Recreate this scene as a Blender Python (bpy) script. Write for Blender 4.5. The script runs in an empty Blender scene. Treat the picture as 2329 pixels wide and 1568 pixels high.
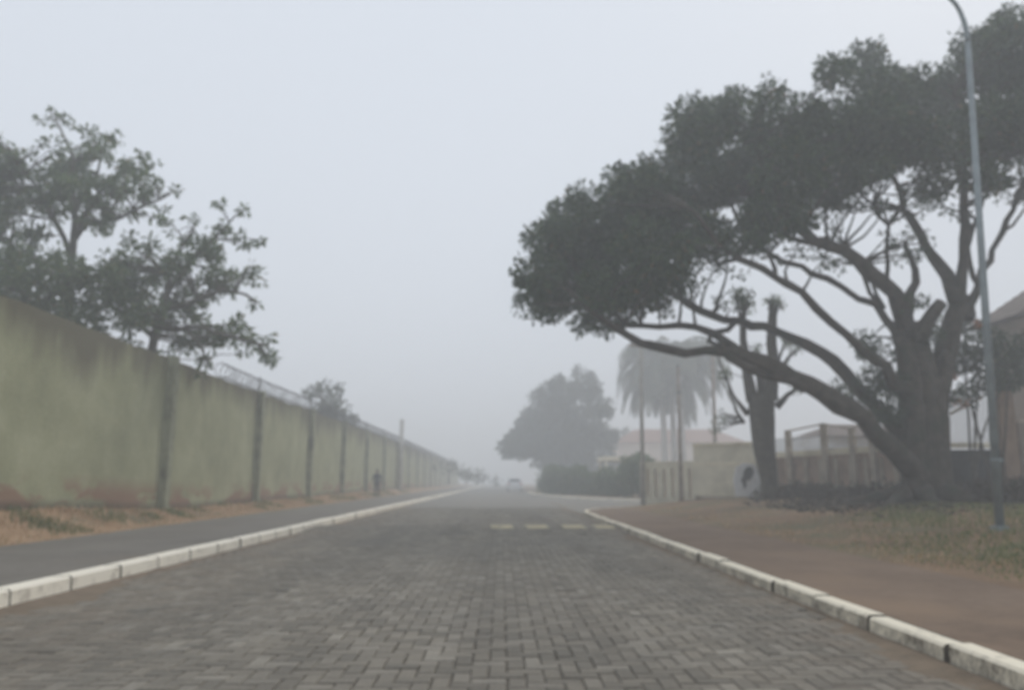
import bpy, math, random
import numpy as np
from mathutils import Vector, Matrix

random.seed(7)
rng = np.random.default_rng(11)
scene = bpy.context.scene
col = scene.collection
rad = math.radians

# ------------------------------------------------------------------ camera
CAM_H = 1.1
PITCH, YAW, FPX = rad(10.04), rad(0.79), 1750.0
cam_data = bpy.data.cameras.new('camera')
cam_data.sensor_fit = 'HORIZONTAL'
cam_data.sensor_width = 36.0
cam_data.lens = 36.0 * FPX / 2328.0
cam_data.clip_start = 0.05
cam_data.clip_end = 2000
cam_data.dof.use_dof = True            # the photograph is focused on the windscreen, not on the street
cam_data.dof.focus_distance = 0.6
cam_data.dof.aperture_fstop = 7.5
cam = bpy.data.objects.new('camera', cam_data)
col.objects.link(cam)
cam.location = (0, 0, CAM_H)
cam.rotation_euler = (rad(90) + PITCH, 0, -YAW)
scene.camera = cam

# ------------------------------------------------------------------ world, sun, exposure
SUN_EL, SUN_AZ = rad(42), rad(38)      # azimuth from +Y towards +X
world = bpy.data.worlds.new('World')
scene.world = world
world.use_nodes = True
wn, wl = world.node_tree.nodes, world.node_tree.links
wn.clear()
wo = wn.new('ShaderNodeOutputWorld')
bg = wn.new('ShaderNodeBackground')
sky = wn.new('ShaderNodeTexSky')
sky.sky_type = 'NISHITA'
sky.sun_disc = False
sky.sun_elevation = SUN_EL
sky.sun_rotation = SUN_AZ
sky.air_density = 1.5
sky.dust_density = 4.0
mixw = wn.new('ShaderNodeMix'); mixw.data_type = 'RGBA'
mixw.inputs['Factor'].default_value = 0.96          # veil of overcast
mixw.inputs[7].default_value = (7.7, 8.25, 9.1, 1)
wl.new(sky.outputs[0], mixw.inputs[6])
wl.new(mixw.outputs[2], bg.inputs['Color'])
bg.inputs['Strength'].default_value = 0.1
wl.new(bg.outputs[0], wo.inputs['Surface'])

sun_d = bpy.data.lights.new('sun', 'SUN')
sun_d.energy = 1.3
sun_d.angle = rad(25)
sun_d.color = (1.0, 0.94, 0.86)
sun = bpy.data.objects.new('sun', sun_d)
col.objects.link(sun)
sdir = Vector((math.sin(SUN_AZ) * math.cos(SUN_EL), math.cos(SUN_AZ) * math.cos(SUN_EL), math.sin(SUN_EL)))
sun.rotation_euler = (-sdir).to_track_quat('-Z', 'Y').to_euler()
sun.location = (20, 40, 60)

scene.view_settings.view_transform = 'Standard'
scene.view_settings.look = 'None'
scene.view_settings.gamma = 1
scene.view_settings.use_curve_mapping = False
scene.view_settings.exposure = 0.0
cy = scene.cycles
cy.use_denoising = True
cy.max_bounces = 8
cy.diffuse_bounces = 3
cy.glossy_bounces = 2
cy.transmission_bounces = 3
cy.volume_bounces = 5
cy.transparent_max_bounces = 8
cy.sample_clamp_indirect = 8

# ------------------------------------------------------------------ geometry helpers
_F = Vector((math.sin(YAW) * math.cos(PITCH), math.cos(YAW) * math.cos(PITCH), math.sin(PITCH)))
_R = Vector((math.cos(YAW), -math.sin(YAW), 0))
_U = _R.cross(_F)

def at(px, py, Y):
    """World point seen at measured photo position (px, py) lying Y metres up the street."""
    d = _F + _R * ((px - 1164) / FPX) + _U * ((784 - py) / FPX)
    t = Y / d.y
    return Vector((d.x * t, Y, CAM_H + d.z * t))

def fast_mesh(name, verts, faces_flat, sizes, uv=None, mat_idx=None, smooth=False):
    me = bpy.data.meshes.new(name)
    verts = np.asarray(verts, dtype=np.float32)
    faces_flat = np.asarray(faces_flat, dtype=np.int32)
    sizes = np.asarray(sizes, dtype=np.int32)
    me.vertices.add(len(verts)); me.vertices.foreach_set('co', verts.ravel())
    me.loops.add(len(faces_flat)); me.loops.foreach_set('vertex_index', faces_flat)
    me.polygons.add(len(sizes))
    starts = np.zeros(len(sizes), dtype=np.int32); starts[1:] = np.cumsum(sizes)[:-1]
    me.polygons.foreach_set('loop_start', starts)
    if uv is not None:
        l = me.uv_layers.new(name='UVMap')
        l.data.foreach_set('uv', np.asarray(uv, dtype=np.float32)[faces_flat].ravel())
    if mat_idx is not None:
        me.polygons.foreach_set('material_index', np.asarray(mat_idx, dtype=np.int32))
    me.polygons.foreach_set('use_smooth', np.full(len(sizes), smooth, dtype=bool))
    me.update(calc_edges=True)
    return me

class MB:
    """collects shapes for ONE mesh"""
    def __init__(self):
        self.v, self.f, self.m = [], [], []
    def add(self, vs, fs, m=0):
        o = len(self.v)
        self.v += [tuple(p) for p in vs]
        self.f += [[i + o for i in f] for f in fs]
        self.m += [m] * len(fs)
        return self
    def box(self, x0, x1, y0, y1, z0, z1, m=0, bev=0.0):
        if bev <= 0:
            vs = [(x, y, z) for z in (z0, z1) for y in (y0, y1) for x in (x0, x1)]
            return self.add(vs, [(0, 2, 3, 1), (4, 5, 7, 6), (0, 1, 5, 4), (2, 6, 7, 3), (0, 4, 6, 2), (1, 3, 7, 5)], m)
        b = bev
        ring = lambda i, z: [(x0 + i, y0 + i, z), (x1 - i, y0 + i, z), (x1 - i, y1 - i, z), (x0 + i, y1 - i, z)]
        vs = ring(0, z0) + ring(0, z1 - b) + ring(b, z1)
        fs = [(3, 2, 1, 0), (8, 9, 10, 11)]
        for k in (0, 4):
            for i in range(4):
                j = (i + 1) % 4
                fs.append((k + i, k + j, k + 4 + j, k + 4 + i))
        return self.add(vs, fs, m)
    def obox(self, c, ax, ay, az, m=0):
        """oriented box: centre, half-axes"""
        c, ax, ay, az = Vector(c), Vector(ax), Vector(ay), Vector(az)
        vs = [c + ax * i + ay * j + az * k for k in (-1, 1) for j in (-1, 1) for i in (-1, 1)]
        return self.add(vs, [(0, 2, 3, 1), (4, 5, 7, 6), (0, 1, 5, 4), (2, 6, 7, 3), (0, 4, 6, 2), (1, 3, 7, 5)], m)
    def tube(self, pts, radii, segs=8, m=0, flute=0.0, lobes=5, cap=True, seed=0):
        pts = [Vector(p) for p in pts]
        n = len(pts)
        o = len(self.v)
        up = Vector((0, 0, 1))
        t0 = (pts[1] - pts[0]).normalized()
        ref = Vector((1, 0, 0)) if abs(t0.dot(up)) > 0.9 else up
        prev = (ref - t0 * ref.dot(t0)).normalized()
        for i in range(n):
            t = (pts[min(i + 1, n - 1)] - pts[max(i - 1, 0)])
            t = t.normalized() if t.length > 1e-9 else t0
            a = prev - t * prev.dot(t)
            a = a.normalized() if a.length > 1e-6 else t.orthogonal().normalized()
            prev = a
            b = t.cross(a)
            for k in range(segs):
                w = 2 * math.pi * k / segs
                r = radii[i]
                if flute:
                    r *= 1 + flute * (math.sin(lobes * w + seed + i * .25) * .6 + math.sin((lobes + 3) * w + 1.7 * seed - i * .2) * .4)
                self.v.append(tuple(pts[i] + (a * math.cos(w) + b * math.sin(w)) * r))
        for i in range(n - 1):
            for k in range(segs):
                j = (k + 1) % segs
                self.f.append([o + i * segs + k, o + i * segs + j, o + (i + 1) * segs + j, o + (i + 1) * segs + k])
                self.m.append(m)
        if cap:
            self.f.append([o + k for k in reversed(range(segs))]); self.m.append(m)
            self.f.append([o + (n - 1) * segs + k for k in range(segs)]); self.m.append(m)
        return self
    def build(self, name, mat, parent=None, smooth=False):
        flat = [i for f in self.f for i in f]
        me = fast_mesh(name, self.v, flat, [len(f) for f in self.f], mat_idx=self.m, smooth=smooth)
        return link(name, me, mat, parent)

def link(name, me, mat, parent=None):
    for mm in (mat if isinstance(mat, (list, tuple)) else [mat]):
        if mm: me.materials.append(mm)
    o = bpy.data.objects.new(name, me)
    col.objects.link(o)
    if parent is not None:
        o.parent = parent
        o.matrix_parent_inverse = Matrix.Translation(-parent.location) if parent.type == 'EMPTY' and parent.parent is None else Matrix()
    return o

def tag(o, label=None, cat=None, group=None, kind=None):
    if label: o['label'] = label
    if cat: o['category'] = cat
    if group: o['group'] = group
    if kind: o['kind'] = kind
    return o

def thing(name, label, cat, loc=(0, 0, 0), group=None):
    o = bpy.data.objects.new(name, None)
    o.empty_display_size = 0.2
    col.objects.link(o)
    o.location = loc
    return tag(o, label, cat, group)

def spline(pts, rads, step=0.35):
    """Catmull-Rom through pts (with radii), resampled"""
    P = [Vector(p) for p in pts]
    out, orr = [], []
    n = len(P)
    for i in range(n - 1):
        p0, p1, p2, p3 = P[max(i - 1, 0)], P[i], P[i + 1], P[min(i + 2, n - 1)]
        k = max(2, int((p2 - p1).length / step))
        for j in range(k):
            t = j / k
            q = 0.5 * ((2 * p1) + (p2 - p0) * t + (2 * p0 - 5 * p1 + 4 * p2 - p3) * t * t + (3 * p1 - p0 - 3 * p2 + p3) * t ** 3)
            out.append(q); orr.append(rads[i] * (1 - t) + rads[i + 1] * t)
    out.append(P[-1]); orr.append(rads[-1])
    return out, orr

def jit(pts, a, rr):
    return [p + Vector((rr.gauss(0, a), rr.gauss(0, a), rr.gauss(0, a))) for p in pts]

# ------------------------------------------------------------------ materials
class NT:
    def __init__(self, name):
        self.m = bpy.data.materials.new(name)
        self.m.use_nodes = True
        self.t = self.m.node_tree
        self.b = self.t.nodes['Principled BSDF']
        self.out = self.t.nodes['Material Output']
    def n(self, typ, **kw):
        nd = self.t.nodes.new(typ)
        for k, v in kw.items(): setattr(nd, k, v)
        return nd
    def l(self, a, b): self.t.links.new(a, b)
    def coord(self, scale=(1, 1, 1), src='Object'):
        if src == 'Position':
            o = self.n('ShaderNodeNewGeometry').outputs['Position']
        else:
            o = self.n('ShaderNodeTexCoord').outputs[src]
        mp = self.n('ShaderNodeMapping')
        mp.inputs['Scale'].default_value = scale
        self.l(o, mp.inputs['Vector'])
        return mp.outputs[0]
    def noise(self, vec, scale, detail=4, rough=0.6):
        nd = self.n('ShaderNodeTexNoise')
        nd.inputs['Scale'].default_value = scale
        nd.inputs['Detail'].default_value = detail
        nd.inputs['Roughness'].default_value = rough
        self.l(vec, nd.inputs['Vector'])
        return nd.outputs['Fac']
    def ramp(self, fac, stops):
        r = self.n('ShaderNodeValToRGB')
        e = r.color_ramp.elements
        while len(e) > 1: e.remove(e[-1])
        e[0].position, e[0].color = stops[0][0], (*stops[0][1], 1)
        for p, c in stops[1:]:
            x = e.new(p); x.color = (*c, 1)
        self.l(fac, r.inputs['Fac'])
        return r.outputs['Color']
    def range(self, v, a, b, c=0.0, d=1.0):
        nd = self.n('ShaderNodeMapRange')
        for i, x in enumerate((a, b, c, d)): nd.inputs[i + 1].default_value = x
        self.l(v, nd.inputs[0])
        return nd.outputs[0]
    def math(self, op, a, b=None):
        nd = self.n('ShaderNodeMath', operation=op)
        for i, x in enumerate((a, b)):
            if x is None: continue
            if isinstance(x, (int, float)): nd.inputs[i].default_value = x
            else: self.l(x, nd.inputs[i])
        return nd.outputs[0]
    def mix(self, fac, a, b, blend='MIX'):
        nd = self.n('ShaderNodeMix', data_type='RGBA', blend_type=blend)
        for s, x in ((nd.inputs['Factor'], fac), (nd.inputs[6], a), (nd.inputs[7], b)):
            if isinstance(x, (int, float)): s.default_value = x
            elif isinstance(x, tuple): s.default_value = (*x, 1)
            else: self.l(x, s)
        return nd.outputs[2]
    def bump(self, h, strength=0.3, dist=0.02):
        nd = self.n('ShaderNodeBump')
        nd.inputs['Strength'].default_value = strength
        nd.inputs['Distance'].default_value = dist
        self.l(h, nd.inputs['Height'])
        self.l(nd.outputs[0], self.b.inputs['Normal'])
    def color(self, c):
        if isinstance(c, tuple): self.b.inputs['Base Color'].default_value = (*c, 1)
        else: self.l(c, self.b.inputs['Base Color'])
    def rough(self, r, spec=0.3):
        self.b.inputs['Roughness'].default_value = r
        self.b.inputs['Specular IOR Level'].default_value = spec

def simple(name, c, var=0.25, scale=3.0, rough=0.8, bump=0.15, spec=0.3, metallic=0.0, dirt=None):
    t = NT(name)
    v = t.coord()
    f = t.noise(v, scale, 5)
    lo = tuple(x * (1 - var) for x in c); hi = tuple(min(1, x * (1 + var)) for x in c)
    cc = t.ramp(f, [(0.3, lo), (0.7, hi)])
    if dirt:
        d = t.range(t.noise(v, scale * .35, 6, .7), 0.5, 0.66)
        cc = t.mix(d, cc, dirt)
    t.color(cc); t.rough(rough, spec); t.b.inputs['Metallic'].default_value = metallic
    if bump: t.bump(t.noise(v, scale * 8, 4), bump, 0.01)
    return t.m

def leaf_mat(name, stops, transl=0.25, rough=0.55):
    t = NT(name)
    g = t.n('ShaderNodeNewGeometry')
    c = t.ramp(g.outputs['Random Per Island'], stops)
    t.color(c); t.rough(rough, 0.35)
    tr = t.n('ShaderNodeBsdfTranslucent'); t.l(c, tr.inputs['Color'])
    mx = t.n('ShaderNodeMixShader'); mx.inputs[0].default_value = transl
    t.l(t.b.outputs[0], mx.inputs[1]); t.l(tr.outputs[0], mx.inputs[2])
    t.l(mx.outputs[0], t.out.inputs['Surface'])
    return t.m

M = {}
# concrete pavers
def paver_mat():
    t = NT('concrete_paver')
    oi = t.n('ShaderNodeObjectInfo'); g = t.n('ShaderNodeNewGeometry')
    r = t.math('FRACT', t.math('ADD', oi.outputs['Random'], g.outputs['Random Per Island']))
    c = t.ramp(r, [(0.0, (.142, .127, .1)), (0.35, (.188, .166, .131)), (0.7, (.214, .189, .148)), (0.9, (.25, .225, .183)), (1.0, (.29, .262, .213))])
    pos = t.coord(src='Position')
    big = t.noise(pos, 0.55, 4)
    c = t.mix(t.range(big, .35, .68, 0, .55), c, (.13, .12, .1))
    sep = t.n('ShaderNodeSeparateXYZ'); t.l(g.outputs['Position'], sep.inputs[0])
    # soil drifted in from both gutters
    e1 = t.range(sep.outputs[0], -2.2, -4.3); e2 = t.range(sep.outputs[0], 1.7, 2.7)
    edge = t.math('MULTIPLY', t.math('MAXIMUM', e1, e2), t.range(t.noise(pos, 2.5, 5), .35, .65))
    c = t.mix(t.math('MULTIPLY', edge, .7), c, (.22, .17, .12))
    trk = t.range(t.noise(t.coord((1.1, .07, 1), src='Position'), 1.0, 4), .35, .65, .84, 1.14)   # wheel-worn bands along the street
    sp = t.math('MULTIPLY', trk, t.range(t.noise(pos, 60, 3), .35, .65, .85, 1.12))
    c = t.mix(1.0, c, t.n('ShaderNodeCombineColor').outputs[0], 'MULTIPLY') if False else c
    mm = t.n('ShaderNodeMix', data_type='RGBA', blend_type='MULTIPLY'); mm.inputs['Factor'].default_value = 1
    t.l(c, mm.inputs[6]); t.l(sp, mm.inputs[7]); c = mm.outputs[2]
    t.color(c); t.rough(.75, .3)
    t.bump(t.noise(pos, 90, 3), .35, .004)
    return t.m
M['paver'] = paver_mat()
M['joint'] = simple('jointing_sand', (.12, .102, .078), .25, 6)

def road_far_mat():
    t = NT('paved_road_far')
    pos = t.coord(src='Position')
    mp = t.n('ShaderNodeMapping'); mp.inputs['Rotation'].default_value = (0, 0, rad(90))
    t.l(t.n('ShaderNodeNewGeometry').outputs['Position'], mp.inputs[0])
    b = t.n('ShaderNodeTexBrick'); b.inputs['Scale'].default_value = 1
    b.inputs['Brick Width'].default_value = .23; b.inputs['Row Height'].default_value = .115
    b.inputs['Mortar Size'].default_value = .006
    b.inputs['Color1'].default_value = (.175, .157, .126, 1); b.inputs['Color2'].default_value = (.225, .203, .165, 1)
    b.inputs['Mortar'].default_value = (.08, .07, .06, 1)
    t.l(mp.outputs[0], b.inputs['Vector'])
    big = t.noise(pos, 0.45, 4)
    c = t.mix(t.range(big, .4, .68, 0, .5), b.outputs['Color'], (.13, .128, .12))
    t.color(c); t.rough(.7, .3); t.bump(b.outputs['Fac'], -.2, .01)
    return t.m
M['road_far'] = road_far_mat()

def ground_mat(name, stops, s1=.7, s2=9.0, patch=None, ps=.5, pr=(.5, .62), bump=.5):
    t = NT(name)
    v = t.coord(src='Position')
    f = t.math('ADD', t.math('MULTIPLY', t.noise(v, s1, 5), .55), t.math('MULTIPLY', t.noise(v, s2, 5, .7), .45))
    c = t.ramp(f, stops)
    if patch:
        p = t.range(t.noise(v, ps, 5, .65), *pr)
        c = t.mix(p, c, patch)
    t.color(c); t.rough(.9, .2)
    t.bump(t.noise(v, 25, 6, .7), bump, .03)
    return t.m
M['earth'] = ground_mat('dry_earth', [(.3, (.1, .07, .045)), (.5, (.16, .11, .07)), (.7, (.22, .155, .095))], patch=(.1, .1, .05))
M['verge_left'] = ground_mat('dry_verge', [(.32, (.22, .145, .085)), (.5, (.36, .235, .14)), (.68, (.46, .32, .2))], patch=(.15, .14, .085), ps=.8, pr=(.57, .67))
M['verge_right'] = ground_mat('brown_verge', [(.32, (.14, .09, .055)), (.5, (.22, .145, .088)), (.68, (.3, .205, .127))], patch=(.15, .135, .075), ps=.45, pr=(.48, .62))
M['walk_left'] = ground_mat('worn_asphalt', [(.3, (.13, .118, .1)), (.5, (.185, .168, .145)), (.7, (.225, .205, .178))], patch=(.17, .14, .11), ps=.35, pr=(.55, .75), bump=.25)
M['walk_right'] = ground_mat('dusty_asphalt', [(.3, (.14, .098, .068)), (.5, (.2, .143, .102)), (.7, (.265, .195, .142))], patch=(.25, .175, .118), ps=.5, pr=(.5, .66), bump=.5)
M['gutter_soil'] = ground_mat('gutter_soil', [(.3, (.13, .1, .07)), (.5, (.2, .155, .11)), (.7, (.27, .205, .145))], s1=2, bump=.6)

def kerb_mat(name, paint, dirt, lo, hi):
    t = NT(name)
    v = t.coord(src='Position')
    n1 = t.noise(v, 5, 6, .7); n2 = t.noise(v, 30, 5, .7)
    f = t.math('ADD', t.math('MULTIPLY', n1, .65), t.math('MULTIPLY', n2, .35))
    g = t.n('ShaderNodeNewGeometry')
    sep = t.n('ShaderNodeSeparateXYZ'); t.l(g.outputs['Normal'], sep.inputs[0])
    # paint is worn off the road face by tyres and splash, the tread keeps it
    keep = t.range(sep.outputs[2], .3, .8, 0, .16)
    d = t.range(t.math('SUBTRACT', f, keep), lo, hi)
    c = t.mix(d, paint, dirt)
    t.color(c); t.rough(.8, .3); t.bump(n2, .3, .008)
    return t.m
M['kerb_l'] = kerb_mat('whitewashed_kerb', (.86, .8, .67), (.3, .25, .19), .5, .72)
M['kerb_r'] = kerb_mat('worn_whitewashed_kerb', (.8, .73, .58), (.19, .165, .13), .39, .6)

def wall_mat(name, base, light, dark):
    t = NT(name)
    v = t.coord(src='Position')
    uv = t.n('ShaderNodeUVMap').outputs[0]
    sep = t.n('ShaderNodeSeparateXYZ'); t.l(uv, sep.inputs[0])
    h = sep.outputs[1]
    st = t.coord((1, .75, .13), src='Position')        # vertical streaks
    streak = t.noise(st, 1.1, 6, .62)
    blot = t.noise(v, .9, 6, .65)
    fine = t.noise(v, 14, 5, .7)
    f = t.math('ADD', t.math('MULTIPLY', streak, .18), t.math('ADD', t.math('MULTIPLY', blot, .5), t.math('MULTIPLY', fine, .32)))
    c = t.ramp(f, [(.37, tuple(x * .76 for x in base)), (.5, base), (.63, light)])
    # mould run-off from the top edge
    top = t.math('ADD', t.range(h, .6, 1.0, 0, .95), t.math('MULTIPLY', t.math('SUBTRACT', streak, .5), 1.9))
    c = t.mix(t.range(top, .33, .86, 0, .88), c, dark)
    # plaster fallen off near the foot, brick showing
    foot = t.math('MULTIPLY', t.range(h, .19, .08), t.range(t.noise(t.coord((1, .45, 1.3), src='Position'), .9, 4), .46, .53))
    c = t.mix(t.math('MULTIPLY', foot, .85), c, (.25, .14, .095))
    foot_dark = t.math('MULTIPLY', t.range(h, .05, .0), .8)  # even band, darker towards the very foot of the wall
    c = t.mix(foot_dark, c, (.07, .06, .045))
    t.color(c); t.rough(.9, .15)
    t.bump(t.math('ADD', fine, foot), .35, .02)
    return t.m
M['wall'] = wall_mat('mossy_render', (.31, .313, .192), (.39, .39, .255), (.11, .098, .07))
M['post'] = simple('stained_concrete_post', (.26, .265, .18), .3, 2.5, .9, .3, dirt=(.12, .12, .085))
M['wire'] = simple('galvanised_wire', (.12, .12, .125), .2, 5, .5, 0, metallic=.5)
M['galv'] = simple('galvanised_steel', (.24, .275, .285), .18, 4, .55, .05, metallic=.25)
M['pole_dark'] = simple('weathered_pole', (.42, .37, .33), .3, 4, .8)
M['conc_pole'] = simple('concrete_pole', (.45, .43, .39), .25, 3, .85)
M['bark'] = simple('ficus_bark', (.062, .052, .04), .5, 4.5, .95, .9, dirt=(.035, .042, .026))
M['bark2'] = simple('grey_bark', (.085, .077, .062), .45, 5, .95, .8)
M['ficus'] = leaf_mat('ficus_leaf', [(0, (.016, .04, .014)), (.45, (.03, .06, .022)), (.8, (.055, .1, .038)), (.965, (.085, .125, .045)), (1, (.17, .1, .04))], .3)
M['leaf_left'] = leaf_mat('broad_leaf', [(0, (.065, .1, .048)), (.5, (.11, .158, .075)), (.9, (.16, .21, .105)), (1, (.2, .18, .1))], .5)
M['leaf_dark'] = leaf_mat('dark_leaf', [(0, (.026, .048, .024)), (.6, (.045, .074, .036)), (1, (.08, .115, .055))], .25)
M['leaf_far'] = leaf_mat('far_leaf', [(0, (.04, .058, .036)), (.6, (.062, .085, .05)), (1, (.09, .115, .065))], .25)
M['palm'] = leaf_mat('palm_leaf', [(0, (.05, .07, .04)), (.7, (.08, .1, .055)), (1, (.14, .13, .075))], .25)
M['dry_leaf'] = leaf_mat('dry_undergrowth_leaf', [(0, (.035, .03, .024)), (.5, (.06, .048, .036)), (.85, (.085, .062, .044)), (1, (.055, .065, .035))], .15)
M['straw'] = leaf_mat('dry_grass_blade', [(0, (.36, .23, .125)), (.5, (.5, .34, .2)), (.85, (.6, .44, .28)), (1, (.27, .25, .13))], .35)
M['green_grass'] = leaf_mat('green_grass_blade', [(0, (.11, .145, .055)), (.5, (.165, .2, .08)), (.85, (.24, .25, .11)), (1, (.4, .32, .18))], .35)
M['blossom'] = leaf_mat('orange_blossom', [(0, (.3, .12, .05)), (1, (.4, .18, .08))], .2)
M['cream'] = simple('cream_render', (.76, .71, .56), .12, 1.6, .9, .2, dirt=(.56, .52, .4))
M['pink'] = simple('pale_pink_render', (.84, .7, .58), .08, 2, .9, .1)
M['cap'] = simple('pale_coping', (.84, .77, .6), .1, 3, .9, .15, dirt=(.6, .54, .4))
M['redwall'] = simple('stained_retaining_concrete', (.42, .31, .235), .25, 1.8, .9, .3, dirt=(.24, .175, .135))
M['postc'] = simple('fence_post_concrete', (.46, .4, .32), .2, 3, .9, .2, dirt=(.3, .25, .19))
M['white'] = simple('white_paint', (.8, .81, .82), .08, 3, .8, .1, dirt=(.62, .61, .59))
M['black'] = simple('black_paint', (.07, .07, .072), .2, 6, .7, 0)
M['yellow'] = simple('faded_yellow_paint', (.46, .4, .25), .25, 9, .8, .1, dirt=(.24, .21, .15))
M['bump'] = simple('bump_asphalt', (.155, .147, .132), .3, 5, .85, .4)
M['tile'] = simple('brown_roof_tile', (.13, .1, .085), .35, 3, .85, .4)
M['redtile'] = simple('red_roof_tile', (.3, .16, .11), .25, 3, .85, .3)
M['housewall'] = simple('house_render', (.42, .36, .3), .12, 1.2, .9, .1)
M['brownwall'] = simple('brown_house_render', (.24, .19, .15), .2, 1.5, .9, .2)
M['orangepost'] = simple('terracotta_pillar', (.25, .17, .115), .25, 2, .9, .2)
M['gate'] = simple('dark_gate_metal', (.03, .03, .03), .3, 3, .6, .05)
M['glass'] = simple('window_glass', (.04, .045, .05), .1, 3, .15, 0, spec=.5)
M['meshwire'] = simple('grey_mesh_wire', (.17, .17, .165), .2, 5, .6, 0)
M['car'] = simple('white_car_paint', (.7, .71, .72), .03, 2, .35, 0, spec=.5)
M['tyre'] = simple('tyre_rubber', (.02, .02, .02), .2, 6, .9, 0)
M['red'] = simple('red_lens', (.35, .02, .02), .1, 6, .3, 0)
M['skin'] = simple('skin', (.28, .16, .11), .08, 8, .6, 0)
M['navy'] = simple('navy_cloth', (.025, .03, .055), .2, 8, .95, .1)
M['darktrouser'] = simple('charcoal_cloth', (.03, .032, .036), .2, 8, .95, .1)
M['hair'] = simple('black_hair', (.012, .01, .009), .2, 20, .7, .2)
M['shoe'] = simple('beige_shoe', (.35, .3, .22), .15, 8, .8, 0)

# ------------------------------------------------------------------ the ground
KL, KR = -4.30, 2.68          # road faces of the two kerbs
WALLX = -9.0
_zb = np.array([(0, .62), (14, .62), (17.5, .55), (21, .36), (28, .38), (36.6, .41), (44.5, .46), (54, .52), (85, .44), (160, .4), (300, .3)])
def wall_base(Y): return float(np.interp(Y, _zb[:, 0], _zb[:, 1]))

def smooth01(t):
    t = np.clip(t, 0, 1); return t * t * (3 - 2 * t)

def left_z(x, y):
    zb = np.interp(y, _zb[:, 0], _zb[:, 1])
    return .13 + smooth01((-7.6 - x) / 1.6) * (zb - .13) + 0.02 * np.sin(x * 2.1 + y * 1.3) * smooth01((-7.7 - x) / .5)

def right_z(x, y):
    return .13 + smooth01((x - 4.6) / 6.5) * .36 + .025 * np.sin(x * 1.1 + .4 * y) * smooth01((x - 4.8) / 1.5)

def sheet(name, xs, ys, fz, mat, kind='structure', parent=None, mask=None, smooth=True, label=None):
    X, Y = np.meshgrid(np.asarray(xs, float), np.asarray(ys, float))
    Z = fz(X, Y) if callable(fz) else np.full_like(X, fz)
    v = np.stack([X.ravel(), Y.ravel(), Z.ravel()], 1)
    nx, ny = len(xs), len(ys)
    i = np.arange(nx - 1)[None, :] + nx * np.arange(ny - 1)[:, None]
    i = i.ravel()
    if mask is not None:
        cx = v[i, 0] + .5 * (v[i + 1, 0] - v[i, 0]); cyy = v[i, 1] + .5 * (v[i + nx, 1] - v[i, 1])
        i = i[mask(cx, cyy)]
    f = np.stack([i, i + 1, i + nx + 1, i + nx], 1)
    me = fast_mesh(name, v, f.ravel(), np.full(len(f), 4), smooth=smooth)
    o = link(name, me, mat, parent)
    if kind: o['kind'] = kind
    return o

sheet('ground', np.linspace(-250, 250, 41), np.linspace(-40, 330, 31), -.06, M['earth'])

# side street meets on the right between the near verge and the far kerb
near_edge = [(2.68, -30), (2.68, 25.6), (2.85, 27.2), (3.6, 29.2), (5.0, 31.0), (7.2, 32.6), (12, 35.0), (30, 43)]
far_edge = [(2.5, 300), (2.5, 76), (2.75, 66), (3.3, 58), (4.3, 51.5), (6.0, 46.2), (8.2, 42.8), (12, 42.5), (30, 51)]

road = bpy.data.objects.new('road', None); col.objects.link(road)
road['kind'] = 'structure'
PV_END = 16.6
jb = MB().add([(KL, -6, 0), (KR, -6, 0), (KR, 33, 0), (KL, 33, 0)], [(0, 1, 2, 3)]).build('joint_bed', M['joint'], road)
sheet('carriageway', [KL, -2, 0, KR], [33.0, 40, 80, 150, 320], .012, M['road_far'], None, road)
pts_n = [(KR, 24.0)] + near_edge[1:]
sv = [(KR, 25.6, .0115)] + [(x, y, .0115) for x, y in near_edge[2:]] + [(x, y, .0115) for x, y in reversed(far_edge[1:])] + [(KR + .0, 100, .0115), (KR, 60, .0115)]
MB().add([(p[0], p[1], .0095) for p in sv], [list(range(len(sv)))]).build('side_road_surface', M['road_far'], road)

# -- the pavers: 10 x 20 cm blocks laid in herringbone
PW, GAP = .1045, .0066
def paver_mesh():
    m = MB(); hx, hy = (PW - GAP) / 2, (2 * PW - GAP) / 2
    m.box(-hx, hx, -hy, hy, -.014, .012, bev=.009)
    flat = [i for f in m.f for i in f]
    return fast_mesh('paver', m.v, flat, [len(f) for f in m.f])
pm = paver_mesh(); pm.materials.append(M['paver'])
pv_v = np.array([v.co[:] for v in pm.vertices]); pv_f = [list(p.vertices) for p in pm.polygons]
slots = []
for a in range(-200, 360):
    for b in range(-90, 90):
        ox, oy = a + 2 * b, a - 2 * b
        for cx_, cy_, turn in ((1.0, .5, math.pi / 2), (.5, 2.0, 0.0)):
            x, y = (ox + cx_) * PW - .8, (oy + cy_) * PW + 2.6
            hx = PW if turn else PW / 2
            hy_ = PW / 2 if turn else PW
            if KL + hx - .03 < x < KR - hx + .03 and 2.6 < y < 33: slots.append((x, y, turn))
slots = np.array(slots)
# nearest ones in view become parts, the rest one joined mass
turns = slots[:, 2]
dist = np.hypot(slots[:, 0], slots[:, 1])
inview = (np.abs(slots[:, 0] - .0138 * slots[:, 1]) < .665 * slots[:, 1] * 1.0) & (slots[:, 1] > 4.28)
order = np.argsort(np.where(inview, dist, 1e6))
near_ids = set(order[:296].tolist())
B0, B1 = 16.62, 19.6
def hump(y): return .085 * math.sin(math.pi * (y - B0) / (B1 - B0)) if B0 < y < B1 else 0.0
mass_v, bump_v = [], []
nv = len(pv_v)
tilt = rng.normal(0, .014, (len(slots), 2)); dz = rng.normal(0, .0025, len(slots)); rz = turns + rng.normal(0, .012, len(slots)); dxy = rng.normal(0, .0022, (len(slots), 2))
wave = .006 * np.sin(slots[:, 0] * 1.3 + slots[:, 1] * .5) + .005 * np.sin(slots[:, 1] * 1.1 + 1)
dz = dz + np.clip(wave, -.006, .02)
k_mass = 0
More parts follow.
